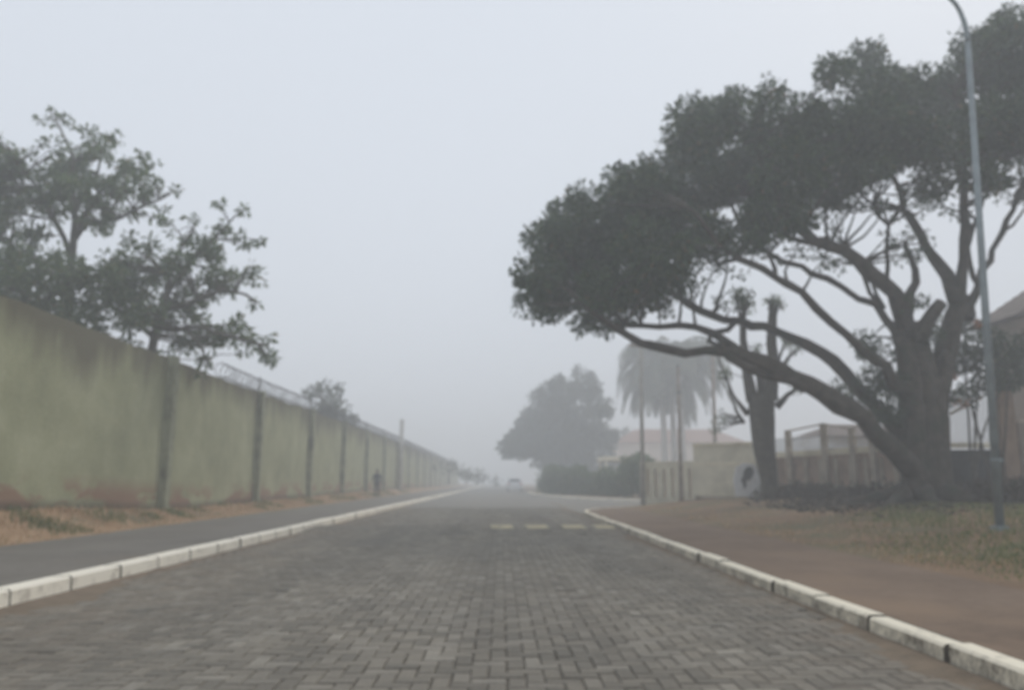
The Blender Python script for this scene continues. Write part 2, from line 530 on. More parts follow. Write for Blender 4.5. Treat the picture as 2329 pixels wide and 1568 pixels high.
fa = []
for i, (x, y, _t) in enumerate(slots):
    if i in near_ids:
        o = bpy.data.objects.new('paver', pm); col.objects.link(o); o.parent = road
        o.location = (x + dxy[i, 0], y + dxy[i, 1], dz[i]); o.rotation_euler = (tilt[i, 0], tilt[i, 1], rz[i])
    else:
        p = pv_v.copy()
        c_, s_ = math.cos(rz[i]), math.sin(rz[i])
        px_, py_ = p[:, 0] * c_ - p[:, 1] * s_, p[:, 0] * s_ + p[:, 1] * c_
        p[:, 2] += tilt[i, 0] * p[:, 1] - tilt[i, 1] * p[:, 0] + dz[i]
        on = B0 < y < B1
        if on: p[:, 2] += hump(y) + (hump(y + .02) - hump(y - .02)) / .04 * py_
        p[:, 0], p[:, 1] = px_ + x + dxy[i, 0], py_ + y + dxy[i, 1]
        if on: bump_v.append(p); continue
        mass_v.append(p); fa.append(k_mass * nv); k_mass += 1
flat = np.concatenate([np.array([i for f in pv_f for i in f]) + o for o in fa])
sz = np.tile([len(f) for f in pv_f], k_mass)
pmass = link('paver_field', fast_mesh('paver_field', np.concatenate(mass_v), flat, sz), M['paver'], road)
pmass['kind'] = 'stuff'
def bump_field(root):
    fl = np.concatenate([np.array([i for f in pv_f for i in f]) + k * nv for k in range(len(bump_v))])
    o = link('paver_field', fast_mesh('paver_field', np.concatenate(bump_v), fl, np.tile([len(f) for f in pv_f], len(bump_v))), M['paver'], root)
    o['kind'] = 'stuff'

# -- soil washed into the gutters
def gutter(x0, x1, seed):
    r = np.random.default_rng(seed)
    ys = np.arange(3, 40, .22); n = 5
    w = .5 + .35 * np.sin(ys * .7 + seed) + .3 * np.sin(ys * 1.9 + 2 * seed) + r.normal(0, .1, len(ys))
    w = np.clip(w, .15, 1.3)
    v, f = [], []
    for i, y in enumerate(ys):
        for k in range(n):
            t = k / (n - 1)
            v.append((x0 + (x1 - x0) * t * w[i], y, .03 - .026 * t ** .7 + r.normal(0, .002)))
    for i in range(len(ys) - 1):
        for k in range(n - 1):
            f.append((i * n + k, i * n + k + 1, (i + 1) * n + k + 1, (i + 1) * n + k))
    m = MB().add(v, f).build('gutter_soil', M['gutter_soil'], None, True)
    return tag(m, kind='stuff')
g1 = gutter(KL, KL + .4, 3); g1['label'] = 'sandy soil washed against the left kerb'
g2 = gutter(KR, KR - .33, 5); g2['label'] = 'sandy soil washed against the right kerb'

# -- pavements and verges
ysl = np.concatenate([np.arange(-8, 60, .6), np.arange(60, 200, 6), [320]])
sheet('pavement', np.linspace(-7.62, -4.53, 6), ysl, .13, M['walk_left'])
sheet('verge', np.concatenate([np.linspace(-9.6, -7.60, 9)]), ysl, left_z, M['verge_left'])
sheet('lot_ground', [-60, -30, -14, -9.55], ysl, lambda x, y: np.interp(y, _zb[:, 0], _zb[:, 1]), M['earth'])

def inside_near(x, y):
    yn = np.interp(x, [p[0] for p in near_edge[1:]], [p[1] for p in near_edge[1:]])
    return y < yn
# right: the sheet is cut along the near edge of the side street by bending its last rows onto it
def right_sheet(name, x0, x1, nx, mat):
    xs = np.linspace(x0, x1, nx)
    ye = np.interp(xs, [p[0] - .10 for p in near_edge[1:]], [p[1] - .06 for p in near_edge[1:]])
    ny = 70
    v, f = [], []
    for j in range(ny):
        t = j / (ny - 1)
        for i in range(nx):
            y = -8 + (ye[i] + 8) * t
            v.append((xs[i], y, float(right_z(np.array(xs[i]), np.array(y)))))
    for j in range(ny - 1):
        for i in range(nx - 1):
            a = j * nx + i
            f.append((a, a + 1, a + nx + 1, a + nx))
    o = MB().add(v, f).build(name, mat, None, True); o['kind'] = 'structure'
    return o
right_sheet('pavement', 2.835, 4.75, 6, M['walk_right'])
right_sheet('verge', 4.75, 45, 60, M['verge_right'])
# ground of the lots beyond the side street
fv = [(x, y) for x, y in far_edge]
m = MB()
vv, ff = [], []
for i, (x, y) in enumerate(fv):
    vv += [(x + .12, y + .1, .12), (x + 60, y + 60, .5)]
for i in range(len(fv) - 1):
    ff.append((2 * i, 2 * i + 1, 2 * i + 3, 2 * i + 2))
# plain fan beyond the far kerb
m.add(vv, ff)
o = m.build('verge', M['verge_right'], None, False); o['kind'] = 'structure'

# -- kerbs
def kerb_line(name, path, side, mat, n_single, L=1.0, w=.2, h=.145, seed=1, wear=.0):
    """kerb stones one by one along a path of (x, y); side = +1 when the pavement is to the right of travel"""
    r = random.Random(seed)
    root = bpy.data.objects.new(name, None); col.objects.link(root); root['kind'] = 'structure'
    pts = [Vector((x, y, 0)) for x, y in path]
    seg = [(pts[i + 1] - pts[i]).length for i in range(len(pts) - 1)]
    tot = sum(seg)
    def P(s):
        s = max(0, min(tot, s))
        for i, l in enumerate(seg):
            if s <= l: return pts[i].lerp(pts[i + 1], s / l)
            s -= l
        return pts[-1]
    rest = MB()
    s, k = 0.0, 0
    while s < tot - .2:
        ln = L * r.uniform(.97, 1.03)
        a, b = P(s + .014), P(s + ln - .024)
        d = (b - a).normalized(); nrm = Vector((d.y, -d.x, 0)) * side
        jx = r.gauss(0, .006 + wear * .012); jz = r.gauss(0, .003 + wear * .008)
        ca = a + nrm * jx; cb = b + nrm * (jx + r.gauss(0, .004 + wear * .006))
        bv = .018
        prof = [(0, -.08), (0.012, h - bv + jz), (0.012 + bv, h + jz), (w - .01, h + jz), (w, -.08)]
        vs = []
        for c in (ca, cb):
            for (o_, z_) in prof: vs.append(c + nrm * o_ + Vector((0, 0, z_)))
        n = len(prof)
        fs = [list(range(n))[::-1], [n + i for i in range(n)]]
        for i in range(n):
            j = (i + 1) % n; fs.append([i, j, n + j, n + i])
        if side < 0: fs = [f[::-1] for f in fs]
        if k < n_single: MB().add(vs, fs[2:]).add(vs, fs[:2], 1).build('kerb_stone', [mat, M['joint']], root)
        else: rest.add(vs, fs)
        s += ln; k += 1
    if rest.v:
        q = rest.build('kerb_run', mat, root); q['kind'] = 'stuff'
    return root
# left kerb: pavement lies to the left of travel
kerb_line('kerb', [(KL, 1.93), (KL, 60), (KL, 200)], -1, M['kerb_l'], 52, L=1.02, w=.22, h=.17, seed=2)
kerb_line('kerb', [(KR, 1.0)] + near_edge[1:], 1, M['kerb_r'], 40, L=.98, w=.16, h=.135, seed=4, wear=.35)
kerb_line('kerb', far_edge[1:][::1], 1 if False else -1, M['kerb_l'], 36, L=1.4, w=.2, h=.14, seed=6)

# -- speed bump
sb = thing('speed_bump', 'low paved speed bump across the road with faded yellow bars', 'speed bump', (0, 17.8, 0))
m = MB(); n = 12; vs = []
y0, y1 = 16.62, 19.6
for i in range(n + 1):
    t = i / n
    z = .002 + .085 * math.sin(math.pi * t)
    for x in (KL + .02, -2, 0, KR - .02): vs.append((x, y0 + (y1 - y0) * t, z))
fs = []
for i in range(n):
    for k in range(3): fs.append((i * 4 + k, i * 4 + k + 1, (i + 1) * 4 + k + 1, (i + 1) * 4 + k))
m.add(vs, fs).build('hump', M['joint'], sb, True)
bump_field(sb)
for j, xc in enumerate((.0, .80, 1.62, 2.3)):
    m = MB(); vs = []; fs = []
    wdt = .25 if j < 3 else .2
    for i in range(3, 9):
        t = i / n
        y = y0 + (y1 - y0) * t
        z = .0235 + .085 * math.sin(math.pi * t)
        for s in (-1, 1): vs.append((xc + s * wdt - .12 * (t - .5), y, z))
    for i in range(5): fs.append((2 * i, 2 * i + 1, 2 * i + 3, 2 * i + 2))
    m.add(vs, fs).build('painted_bar', M['yellow'], sb)

# ------------------------------------------------------------------ the long wall on the left
wall = thing('boundary_wall', 'long tall mossy green rendered wall with razor wire along its top', 'wall', (WALLX, 12.8, 0))
_zt = [(0, 4.4), (13.2, 4.38), (16.5, 4.4), (20.8, 4.38), (24.5, 4.36), (28.3, 4.34), (36, 4.4), (66, 4.46), (114, 4.34), (160, 4.2), (300, 4.0)]
def wall_top(Y): return float(np.interp(Y, [p[0] for p in _zt], [p[1] for p in _zt]))
post_y = [5.2, 13.0, 20.8, 28.6, 36.4, 44.0, 51.6, 59.4, 67.2, 75, 82.8, 90.6, 98.4, 106.2, 114, 122, 130, 138, 146, 154, 162]
def quad_grid_panel(y0, y1, parent, name='wall_panel'):
    """one bay between posts, with an uneven rendered face and real thickness"""
    n, mz = 14, 7
    r = np.random.default_rng(int(y0 * 10))
    v, uv, f = [], [], []
    for j in range(n + 1):
        y = y0 + (y1 - y0) * j / n
        zb, zt = wall_base(y) - .5, wall_top(y) + r.normal(0, .012)
        for k in range(mz + 1):
            t = k / mz
            z = zb + (zt - zb) * t
            bul = .02 * math.sin(y * .9 + z * 1.7) + r.normal(0, .004)
            v.append((WALLX + bul, y, z)); uv.append((y, (z - zb - .5) / (zt - zb - .5)))
        v.append((WALLX - .18, y, zt)); uv.append((y, 1.0))
        v.append((WALLX - .18, y, zb)); uv.append((y, 0.0))
    w = mz + 3
    for j in range(n):
        for k in range(w):
            k2 = (k + 1) % w
            f.append([j * w + k, (j + 1) * w + k, (j + 1) * w + k2, j * w + k2])
    f.append([k for k in range(w)]); f.append([n * w + k for k in reversed(range(w))])
    flat = [i for q in f for i in q]
    me = fast_mesh(name, v, flat, [len(q) for q in f], uv=uv)
    return link(name, me, M['wall'], parent)
for i in range(len(post_y) - 1):
    quad_grid_panel(post_y[i] + .131, post_y[i + 1] - .131, wall)
for i, y in enumerate(post_y):
    zb, zt = wall_base(y) - .4, wall_top(y)
    h = zt + .06
    m = MB().box(WALLX - .2, WALLX + .21, y - .13, y + .13, zb, h, bev=.02)
    m.box(WALLX + .02, WALLX + .25, y - .17, y + .17, zb, wall_base(y) + .08)
    m.build('post', M['post'], wall)
    # steel wire carrier
    if y > 24: MB().box(WALLX - .03, WALLX + .03, y - .03, y + .03, h, h + .52).build('wire_bracket', M['wire'], wall)
# concertina coil: one continuous helix
mw = MB()
ys0, ys1, pitch, rr_ = 24.6, 150.0, .42, .24
nturn = int((ys1 - ys0) / pitch); seg = 9
pts = []
for i in range(nturn * seg + 1):
    a = 2 * math.pi * i / seg
    y = ys0 + (ys1 - ys0) * i / (nturn * seg)
    pts.append((WALLX - .02 + rr_ * math.cos(a) * (1 + .12 * math.sin(y * 3.1)), y + .05 * math.sin(a * 2.3), wall_top(y) + .27 + rr_ * math.sin(a)))
mw.tube(pts, [.016] * len(pts), 3, cap=False)
for dz_ in (.07, .47):
    yy = np.arange(24.6, 150, 3.0)
    mw.tube([(WALLX, y, wall_top(y) + dz_ + .015 * math.sin(y)) for y in yy], [.012] * len(yy), 3, cap=False)
mw.build('razor_wire', M['wire'], wall)

# ------------------------------------------------------------------ foliage helpers
def leaf_quads(centers, dirs, L, W, r, curl=.15):
    """one folded quad per leaf; centers (n,3), dirs (n,3)"""
    n = len(centers)
    d = dirs / np.linalg.norm(dirs, axis=1, keepdims=True)
    q = r.normal(size=(n, 3))
    s = np.cross(d, q); s /= np.maximum(np.linalg.norm(s, axis=1, keepdims=True), 1e-6)
    up = np.cross(d, s)
    ln = (L * r.uniform(.65, 1.2, n))[:, None]; wd = (W * r.uniform(.7, 1.15, n))[:, None]
    v = np.empty((n, 4, 3))
    v[:, 0] = centers
    v[:, 1] = centers + d * ln * .45 + s * wd * .5 + up * ln * curl * .5
    v[:, 2] = centers + d * ln - up * ln * curl
    v[:, 3] = centers + d * ln * .45 - s * wd * .5 + up * ln * curl * .5
    return v.reshape(-1, 3)

def unit(n, r):
    u = r.normal(size=(n, 3)); return u / np.linalg.norm(u, axis=1, keepdims=True)

def tufts_to_leaves(T, R, per, L, W, r, droop=.25, out=None, fill=.35):
    """T (n,3) tuft centres, R (n,) radii -> leaf vertices"""
    n = len(T)
    idx = np.repeat(np.arange(n), per)
    u = unit(len(idx), r)
    rad_ = r.uniform(fill, 1.0, len(idx)) * R[idx]
    c = T[idx] + u * rad_[:, None] * np.array([1, 1, .85])
    d = u + r.normal(0, .35, u.shape) + np.array([0, 0, -droop])
    if out is not None: d = d + .4 * out[idx]
    return leaf_quads(c, d, L, W, r)

def leaf_object(name, verts, mat, parent):
    n = len(verts) // 4
    return link(name, fast_mesh(name, verts, np.arange(4 * n), np.full(n, 4)), mat, parent)

def lobes_to_tufts(C, R, dens, rt, r, inner=.45):
    """tuft centres on/in a set of spherical lobes"""
    T, O = [], []
    for c, rd in zip(C, R):
        n = max(2, int(dens * (rd / rt) ** 2))
        u = unit(n, r)
        k = r.uniform(inner, 1.0, n) ** .6
        T.append(c + u * (k * rd)[:, None] * np.array([1, 1, .8])); O.append(u)
    return np.concatenate(T), np.concatenate(O)

def nearest_twigs(m, limb_pts, limb_r, targets, r, r0=.025, sag=.0, segs=4, maxlen=6.0):
    """thin wandering twigs from the closest limb point (lower/inner preferred) to each target"""
    LP = np.array([p[:] for p in limb_pts])
    for t in targets:
        d = np.linalg.norm(LP - t, axis=1) + np.maximum(0, LP[:, 2] - t[2]) * .8
        i = int(np.argmin(d))
        a = LP[i]; ln = np.linalg.norm(t - a)
        if ln > maxlen or ln < .05: continue
        k = max(3, int(ln / .35))
        pts = []
        off = r.normal(0, .055 * ln, 3)
        for j in range(k + 1):
            s = j / k
            p = a + (t - a) * s + off * math.sin(math.pi * s) + r.normal(0, .02, 3) * (0 < j < k)
            p[2] += sag * math.sin(math.pi * s) * ln
            pts.append(p)
        rad0 = min(limb_r[i] * .7, r0 + .012 * ln)
        m.tube(pts, [rad0 * (1 - .75 * j / k) + .004 for j in range(k + 1)], segs, cap=False)

def limb(root, pts, rads, mat, name='limb', segs=9, seed=0, wob=.05, lobes=3, flute=.09, step=.42):
    rr = random.Random(seed)
    p, q = spline(pts, rads, step)
    p = [p[0]] + jit(p[1:-1], wob, rr) + [p[-1]]
    q = [x * rr.uniform(.88, 1.12) for x in q]
    MB().tube(p, q, segs, flute=flute, lobes=lobes, seed=seed).build(name, mat, root, True)
    return p, q

# ------------------------------------------------------------------ the big ficus on the right
YF = 22.0
ft = thing('ficus_tree', 'huge dark spreading ficus tree leaning out over the road with thick bare limbs', 'tree', at(2105, 1150, YF))
def A(px, py, dy=0.0): return at(px, py, YF + dy)
S = YF / FPX
LPs, LRs = [], []
def flimb(spec, seed, name='limb', segs=9, keep=True):
    pts = [A(x, y, d) for x, y, d, w in spec]; rs = [w * S * .44 for x, y, d, w in spec]
    p, q = limb(ft, pts, rs, M['bark'], name, segs, seed)
    k = len(p) // 3
    LPs.extend(p[k:]); LRs.extend(q[k:])
# trunk, flaring at the foot and forking into stems
p, q = spline([A(2112, 1185, 0), A(2110, 1150), A(2108, 1090), A(2104, 1000), A(2096, 910), A(2078, 815), A(2062, 735)],
              [w * S / 2 for w in (165, 122, 100, 92, 88, 74, 56)], .3)
MB().tube(p, q, 28, flute=.13, lobes=6, seed=2).build('trunk', M['bark'], ft, True)
LPs += p[8:]; LRs += q[8:]
for spec, sd in (([(2125, 1120, .35, 44), (2122, 1000, .5, 54), (2130, 890, .5, 54), (2155, 780, .3, 48), (2180, 690, .1, 42)], 4),
                 ([(2085, 1130, -.4, 40), (2080, 1010, -.55, 42), (2078, 900, -.5, 40), (2060, 800, -.3, 34), (2035, 735, 0, 26)], 6),
                 ([(2135, 1130, -.3, 40), (2140, 1010, -.35, 36), (2138, 900, -.2, 34), (2158, 800, 0, 30)], 8)):
    p, q = spline([A(x, y, d) for x, y, d, w in spec], [w * S / 2 for *_, w in spec], .3)
    p = [p[0]] + jit(p[1:-1], .025, random.Random(sd)) + [p[-1]]
    MB().tube(p, q, 14, flute=.12, lobes=4, seed=sd).build('stem', M['bark'], ft, True)
    LPs += p; LRs += q
# roots spreading over the soil
for k, (ang, ln) in enumerate([(-2.7, 2.2), (-2.1, 1.6), (-1.2, 1.7), (-.5, 1.9), (.4, 2.0), (3.0, 2.4)]):
    b = A(2106, 1150)
    pts = []
    for j in range(6):
        t = j / 5
        x, y = b.x + math.cos(ang + .3 * t) * (.6 + ln * t), b.y + math.sin(ang + .3 * t) * (.6 + ln * t)
        pts.append((x, y, float(right_z(np.array(x), np.array(y))) + .32 * (1 - t) ** 2 - .02))
    MB().tube(pts, [.3, .22, .16, .11, .08, .04], 8, flute=.1, seed=k).build('root', M['bark'], ft, True)
flimb([(2096, 1090, -.2, 60), (2015, 1003, -1.0, 52), (1908, 918, -1.6, 47), (1800, 858, -2.0, 40), (1705, 812, -2.3, 34), (1640, 795, -2.4, 23), (1510, 793, -2.8, 20), (1410, 750, -3.0, 16), (1320, 690, -3.2, 9)], 1, segs=12)
flimb([(1830, 880, -1.9, 30), (1740, 845, -2.2, 24), (1660, 812, -2.5, 20), (1640, 770, -2.3, 15)], 2)
flimb([(1720, 818, -2.2, 30), (1650, 778, -1.8, 20), (1580, 742, -1.4, 18), (1500, 738, -1.2, 15), (1430, 735, -1.2, 12), (1370, 690, -1.0, 8)], 3)
flimb([(2070, 1000, .3, 50), (1965, 900, .9, 37), (1892, 818, 1.2, 33), (1830, 778, 1.4, 29), (1740, 748, 1.6, 26), (1650, 728, 1.6, 22), (1560, 690, 1.8, 22), (1450, 610, 2.2, 14), (1380, 540, 2.6, 8)], 4, segs=11)
flimb([(1670, 733, 1.5, 18), (1610, 775, .6, 13), (1660, 800, -.5, 12)], 14)
flimb([(2075, 900, -.4, 40), (1990, 815, -1.2, 24), (1930, 762, -1.6, 21), (1860, 700, -2.0, 20), (1790, 648, -2.4, 18), (1720, 610, -2.8, 16), (1640, 550, -3.0, 12), (1560, 470, -3.2, 8)], 5)
flimb([(2060, 800, .6, 38), (2020, 722, 1.4, 25), (1950, 675, 2.0, 20), (1880, 635, 2.5, 18), (1820, 605, 3.0, 18), (1750, 580, 3.2, 15), (1680, 500, 3.4, 12), (1600, 400, 3.4, 8)], 6)
flimb([(2066, 765, 0, 54), (2045, 692, -.3, 45), (1990, 625, -.8, 38), (1920, 570, -1.2, 32), (1850, 545, -1.6, 26), (1790, 500, -1.8, 24), (1740, 400, -2.0, 16), (1700, 300, -2.1, 9)], 7, segs=11)
flimb([(1930, 580, -1.2, 22), (1870, 545, -.4, 18), (1800, 545, .4, 13), (1720, 450, 1.2, 8)], 8)
flimb([(2182, 690, .1, 54), (2150, 625, .3, 38), (2110, 565, .5, 28), (2070, 495, .8, 22), (2040, 420, 1.2, 16), (1980, 300, 1.6, 10)], 9)
flimb([(2178, 700, .1, 44), (2188, 620, 0, 28), (2195, 520, -.2, 23), (2192, 430, -.4, 20), (2185, 300, -.7, 14), (2170, 200, -.9, 8)], 10)
flimb([(2200, 720, .2, 36), (2228, 640, .8, 22), (2262, 565, 1.2, 17), (2300, 480, 1.6, 15), (2345, 380, 2.0, 12), (2390, 260, 2.2, 8)], 11)
flimb([(2225, 650, .8, 16), (2205, 560, 1.4, 13), (2240, 430, 2.2, 10), (2290, 280, 2.6, 7)], 12)
flimb([(2060, 720, .1, 30), (2082, 640, .4, 20), (2075, 590, .5, 14), (2058, 550, .5, 10)], 13)
flimb([(2015, 640, -.8, 13), (2018, 560, -.6, 11), (2005, 490, -.4, 10), (1960, 440, 0, 8), (1900, 380, .4, 6)], 15)
flimb([(2000, 690, 1.5, 13), (1960, 630, 1.0, 12), (1935, 580, .6, 9)], 16)
flimb([(2010, 700, 1.4, 12), (1985, 640, .8, 10), (1970, 600, .2, 8)], 17)
# broken-off stub
p, q = spline([A(2092, 770, -.4), A(2115, 722, -.9), A(2142, 688, -1.3)], [w * S / 2 for w in (40, 30, 26)], .2)
MB().tube(p, q, 9, flute=.08, seed=9).build('broken_limb', M['bark2'], ft, True)

discs = [(1222,620,55),(1250,545,56),(1292,492,48),(1325,452,30),(1300,640,72),(1262,694,42),(1200,690,26),(1352,560,78),(1372,670,60),(1405,470,66),(1405,404,26),(1450,430,56),(1482,560,82),(1465,640,52),(1380,735,26),(1330,735,20),
 (1500,470,80),(1530,365,42),(1470,385,22),(1562,262,40),(1540,310,30),(1605,310,58),(1650,262,46),(1600,420,82),(1600,540,60),(1545,630,34),(1690,400,90),(1738,218,38),(1735,290,56),(1760,480,74),(1690,545,42),
 (1660,235,24),(1820,262,48),(1800,380,90),(1870,300,82),(1900,180,46),(1970,140,44),(2010,195,52),(1975,285,84),(1890,420,52),(1960,380,62),(2060,235,58),(2060,325,72),(2105,180,32),(2140,245,52),(2140,340,70),(2120,415,38),
 (2200,165,66),(2240,110,44),(2285,60,40),(2300,170,70),(2250,280,68),(2310,320,56),(2205,400,40),(2280,400,36),(2370,110,90),(2380,250,90),(2410,380,60),(2460,180,90),(2480,320,80),(1830,490,28),(2200,100,28),
 (1510,690,26),(1440,700,30),(2350,430,30)]
C, Rr = [], []
for (x, y, rpx) in discs:
    reps = 3 if rpx > 50 else 2
    for k in range(reps):
        dy = rng.uniform(-3.6, 3.6) * (1 if rpx > 35 else .7)
        C.append(np.array(A(x + rng.normal(0, rpx * .12), y + rng.normal(0, rpx * .1), dy)))
        Rr.append(rpx * S * (1 + dy / YF) * rng.uniform(.8, 1.0))
C, Rr = np.array(C), np.array(Rr)
T, O = lobes_to_tufts(C, Rr, 3.9, .34, rng, .5)
sparse = [(2030,545,18),(2072,530,20),(2060,575,12),(1800,572,22),(1640,602,20),(1690,588,24),(1742,588,18),(1832,545,22),(2165,470,22),(2130,455,20),(2092,575,14),(1592,608,20),(1668,690,18),(1690,672,14),(1560,660,20),
          (1990,470,18),(1950,455,20),(2040,455,22),(2090,470,20),(2170,430,24),(2230,440,22),(2300,450,20),(1880,500,18),(1920,470,16),(1865,590,14),(1905,605,12),(2155,300,24),(2080,690,9),(1900,545,14), (1970,770,14),(2030,470,16)]
Ts = []
for x, y, rp in sparse:
    for k in range(5):
        Ts.append(np.array(A(x + rng.normal(0, rp * .9), y + rng.normal(0, rp * .7), rng.uniform(-2.2, 2.2))))
Ts = np.array(Ts)
ej = []
for c_, r_ in zip(C, Rr):       # ragged outliers past the lobes
    for k in range(4):
        u_ = unit(1, rng)[0]; u_[2] = abs(u_[2]) * (1 if k < 3 else -1)
        ej.append(c_ + u_ * r_ * rng.uniform(.98, 1.3) * np.array([1, 1, .85]))
ej = np.array(ej)
le = tufts_to_leaves(ej, rng.uniform(.12, .26, len(ej)), 14, .19, .09, rng, .3)
lv = tufts_to_leaves(T, np.full(len(T), .34) * rng.uniform(.7, 1.25, len(T)), 40, .19, .1, rng, .3, O)
ls = tufts_to_leaves(Ts, np.full(len(Ts), .2), 12, .16, .08, rng, .4)
leaf_object('crown', np.concatenate([lv, ls, le]), M['ficus'], ft)
mt = MB()
nearest_twigs(mt, LPs, LRs, list(C) + list(Ts[::2]), rng, .03, .03, 5)
nearest_twigs(mt, LPs, LRs, list(T[::9]), rng, .012, .02, 3, 3.2)
mt.build('twigs', M['bark'], ft, True)['kind'] = 'stuff'
# leafy epiphytes growing on the trunk
ep = [(1960,790,34),(1990,860,42),(1930,905,26),(2040,800,26),(2000,930,36),(2100,690,16),(2050,935,30),(2120,760,22),(1900,880,16),(2165,900,26),(2030,870,34)]
Te, _o = lobes_to_tufts(np.array([np.array(A(x, y, rng.uniform(-.9, .6))) for x, y, r_ in ep]), np.array([r_ * S for x, y, r_ in ep]), 3.2, .22, rng, .3)
leaf_object('epiphyte', tufts_to_leaves(Te, np.full(len(Te), .2), 26, .2, .06, rng, .2), M['leaf_dark'], ft)

# ------------------------------------------------------------------ trees behind the left wall
def leafy_tree(name, label, Y, trunk_spec, limb_specs, disc_list, mat, bark, cat='tree', group=None, depth=2.0, dens=1.0, per=13, L=.22, W=.1, rt=.2, seed=1, twig_each=1, fill=.2):
    r = np.random.default_rng(seed)
    s = Y / FPX
    root = thing(name, label, cat, at(*trunk_spec[0][:2], Y), group)
    LP, LR = [], []
    pts = [at(x, y, Y + d) for x, y, d, w in trunk_spec]; rs = [w * s * .37 for *_, w in trunk_spec]
    p, q = spline(pts, rs, .4)
    MB().tube(p, q, 10, flute=.06, lobes=4, seed=seed).build('trunk', bark, root, True)
    LP += p; LR += q
    for i, sp in enumerate(limb_specs):
        pts = [at(x, y, Y + d) for x, y, d, w in sp]; rs = [w * s / 2 for *_, w in sp]
        p, q = limb(root, pts, rs, bark, 'limb', 7, seed + i, .03)
        LP += p; LR += q
    C, R = [], []
    for x, y, rp in disc_list:
        n = 2 if rp > 30 else 1
        for k in range(n):
            dy = r.uniform(-depth, depth)
            C.append(np.array(at(x, y, Y + dy))); R.append(rp * s)
    C, R = np.array(C), np.array(R)
    T, O = lobes_to_tufts(C, R, dens, rt, r, .1)
    leaf_object('crown', tufts_to_leaves(T, rt * r.uniform(.7, 1.2, len(T)), per, L, W, r, .3, O, fill), mat, root)
    mt = MB()
    nearest_twigs(mt, LP, LR, list(T[::twig_each]), r, .007, .02, 3, 1.7)
    mt.build('twigs', bark, root, True)['kind'] = 'stuff'
    return root

leafy_tree('open_tree', 'tall open crowned tree with clustered leaves behind the wall', 23.5,
    [(140, 900, 0, 34), (150, 760, 0, 30), (156, 640, 0, 26), (166, 560, 0, 22), (170, 500, 0, 16)],
    [[(168, 540, 0, 18), (205, 470, .5, 13), (240, 420, .8, 9), (300, 380, 1.2, 5)],
     [(160, 580, 0, 14), (120, 500, -.6, 11), (90, 430, -.9, 8), (40, 370, -1.2, 5)],
     [(170, 500, 0, 15), (165, 430, .2, 11), (160, 340, .2, 7), (125, 270, .3, 4)],
     [(180, 520, 0, 12), (250, 500, -.8, 9), (330, 470, -1.2, 6), (390, 440, -1.4, 3)],
     [(170, 480, .2, 10), (215, 400, .9, 7), (235, 335, 1.2, 4)],
     [(150, 660, 0, 14), (90, 600, .6, 11), (20, 560, 1.0, 8), (-50, 500, 1.2, 6)]],
    [(120,248,16),(100,282,16),(152,275,20),(195,300,24),(238,335,32),(215,350,26),(130,335,30),(170,380,52),(92,400,34),(30,342,22),(5,400,44),(20,475,34),(320,342,14),(305,385,34),(345,372,20),(250,430,52),(330,425,34),(402,434,8),
     (362,472,13),(312,482,26),(352,505,10),(225,500,40),(120,465,50),(75,535,34),(0,330,20),(-40,420,60),(-60,320,50),(270,320,12),(15,370,40),(40,450,36),(-20,500,46),(60,350,18),(180,440,44),(275,380,30),(200,350,28),(140,420,40)],
    M['leaf_left'], M['bark2'], group=None, dens=1.3, per=13, L=.2, W=.105, rt=.175, seed=21)
leafy_tree('dark_tree', 'dense low tree filling the gap just behind the near end of the wall', 21.5,
    [(60, 900, 0, 30), (70, 760, 0, 26), (90, 680, 0, 20)],
    [[(90, 690, 0, 16), (160, 640, -.4, 10), (230, 630, -.6, 6)], [(80, 700, 0, 14), (20, 640, .4, 10), (-30, 600, .5, 6)]],
    [(60,620,62),(-10,600,56),(158,622,56),(235,640,50),(100,695,46),(30,690,56),(180,690,40),(-60,660,60),(110,570,30),(15,555,30),(150,735,34),(200,752,32),(250,768,30),(300,785,26),(345,802,20),(100,725,36),(220,705,34),(285,735,28)],
    M['leaf_left'], M['bark2'], dens=1.6, per=18, L=.2, W=.1, rt=.21, seed=31, depth=1.5, twig_each=3)
leafy_tree('overhanging_tree', 'grey green tree spilling its branches over the razor wire of the wall', 22.2,
    [(330, 930, 0, 30), (345, 800, -.3, 26), (362, 720, -.3, 22), (380, 660, -.3, 16)],
    [[(378, 670, -.3, 14), (430, 600, .2, 10), (490, 540, .4, 7), (545, 480, .6, 3)],
     [(365, 710, -.3, 14), (450, 680, -.9, 10), (530, 660, -1.2, 7), (585, 690, -1.4, 4)],
     [(355, 750, -.3, 14), (430, 745, -.9, 10), (520, 760, -1.5, 7), (610, 785, -1.8, 4)],
     [(380, 660, -.3, 12), (400, 590, 0, 8), (440, 520, .2, 5)],
     [(350, 770, -.3, 12), (290, 720, .4, 8), (240, 690, .6, 5)],
     [(420, 745, -.8, 8), (460, 790, -1.1, 6), (480, 840, -1.3, 3)]],
    [(320,655,46),(400,600,42),(468,562,42),(520,520,30),(552,478,13),(505,462,10),(556,548,26),(440,505,15),(420,542,28),(562,610,28),(500,640,50),(430,690,52),(350,720,50),(562,690,20),(540,752,38),(600,772,22),(612,812,15),
     (480,760,42),(420,780,36),(470,830,22),(300,715,38),(375,805,18),(590,545,10),(585,640,14),(280,690,30),(455,850,12),(570, 790, 26), (300, 545, 24), (345, 560, 28), (270, 592, 34), (390, 505, 18), (280, 622, 42), (330, 592, 30), (365, 622, 38), (302, 566, 16), (250, 660, 40), (600, 800, 24),(490,590,30)],
    M['leaf_left'], M['bark2'], dens=1.3, per=13, L=.2, W=.105, rt=.175, seed=41, depth=1.6)
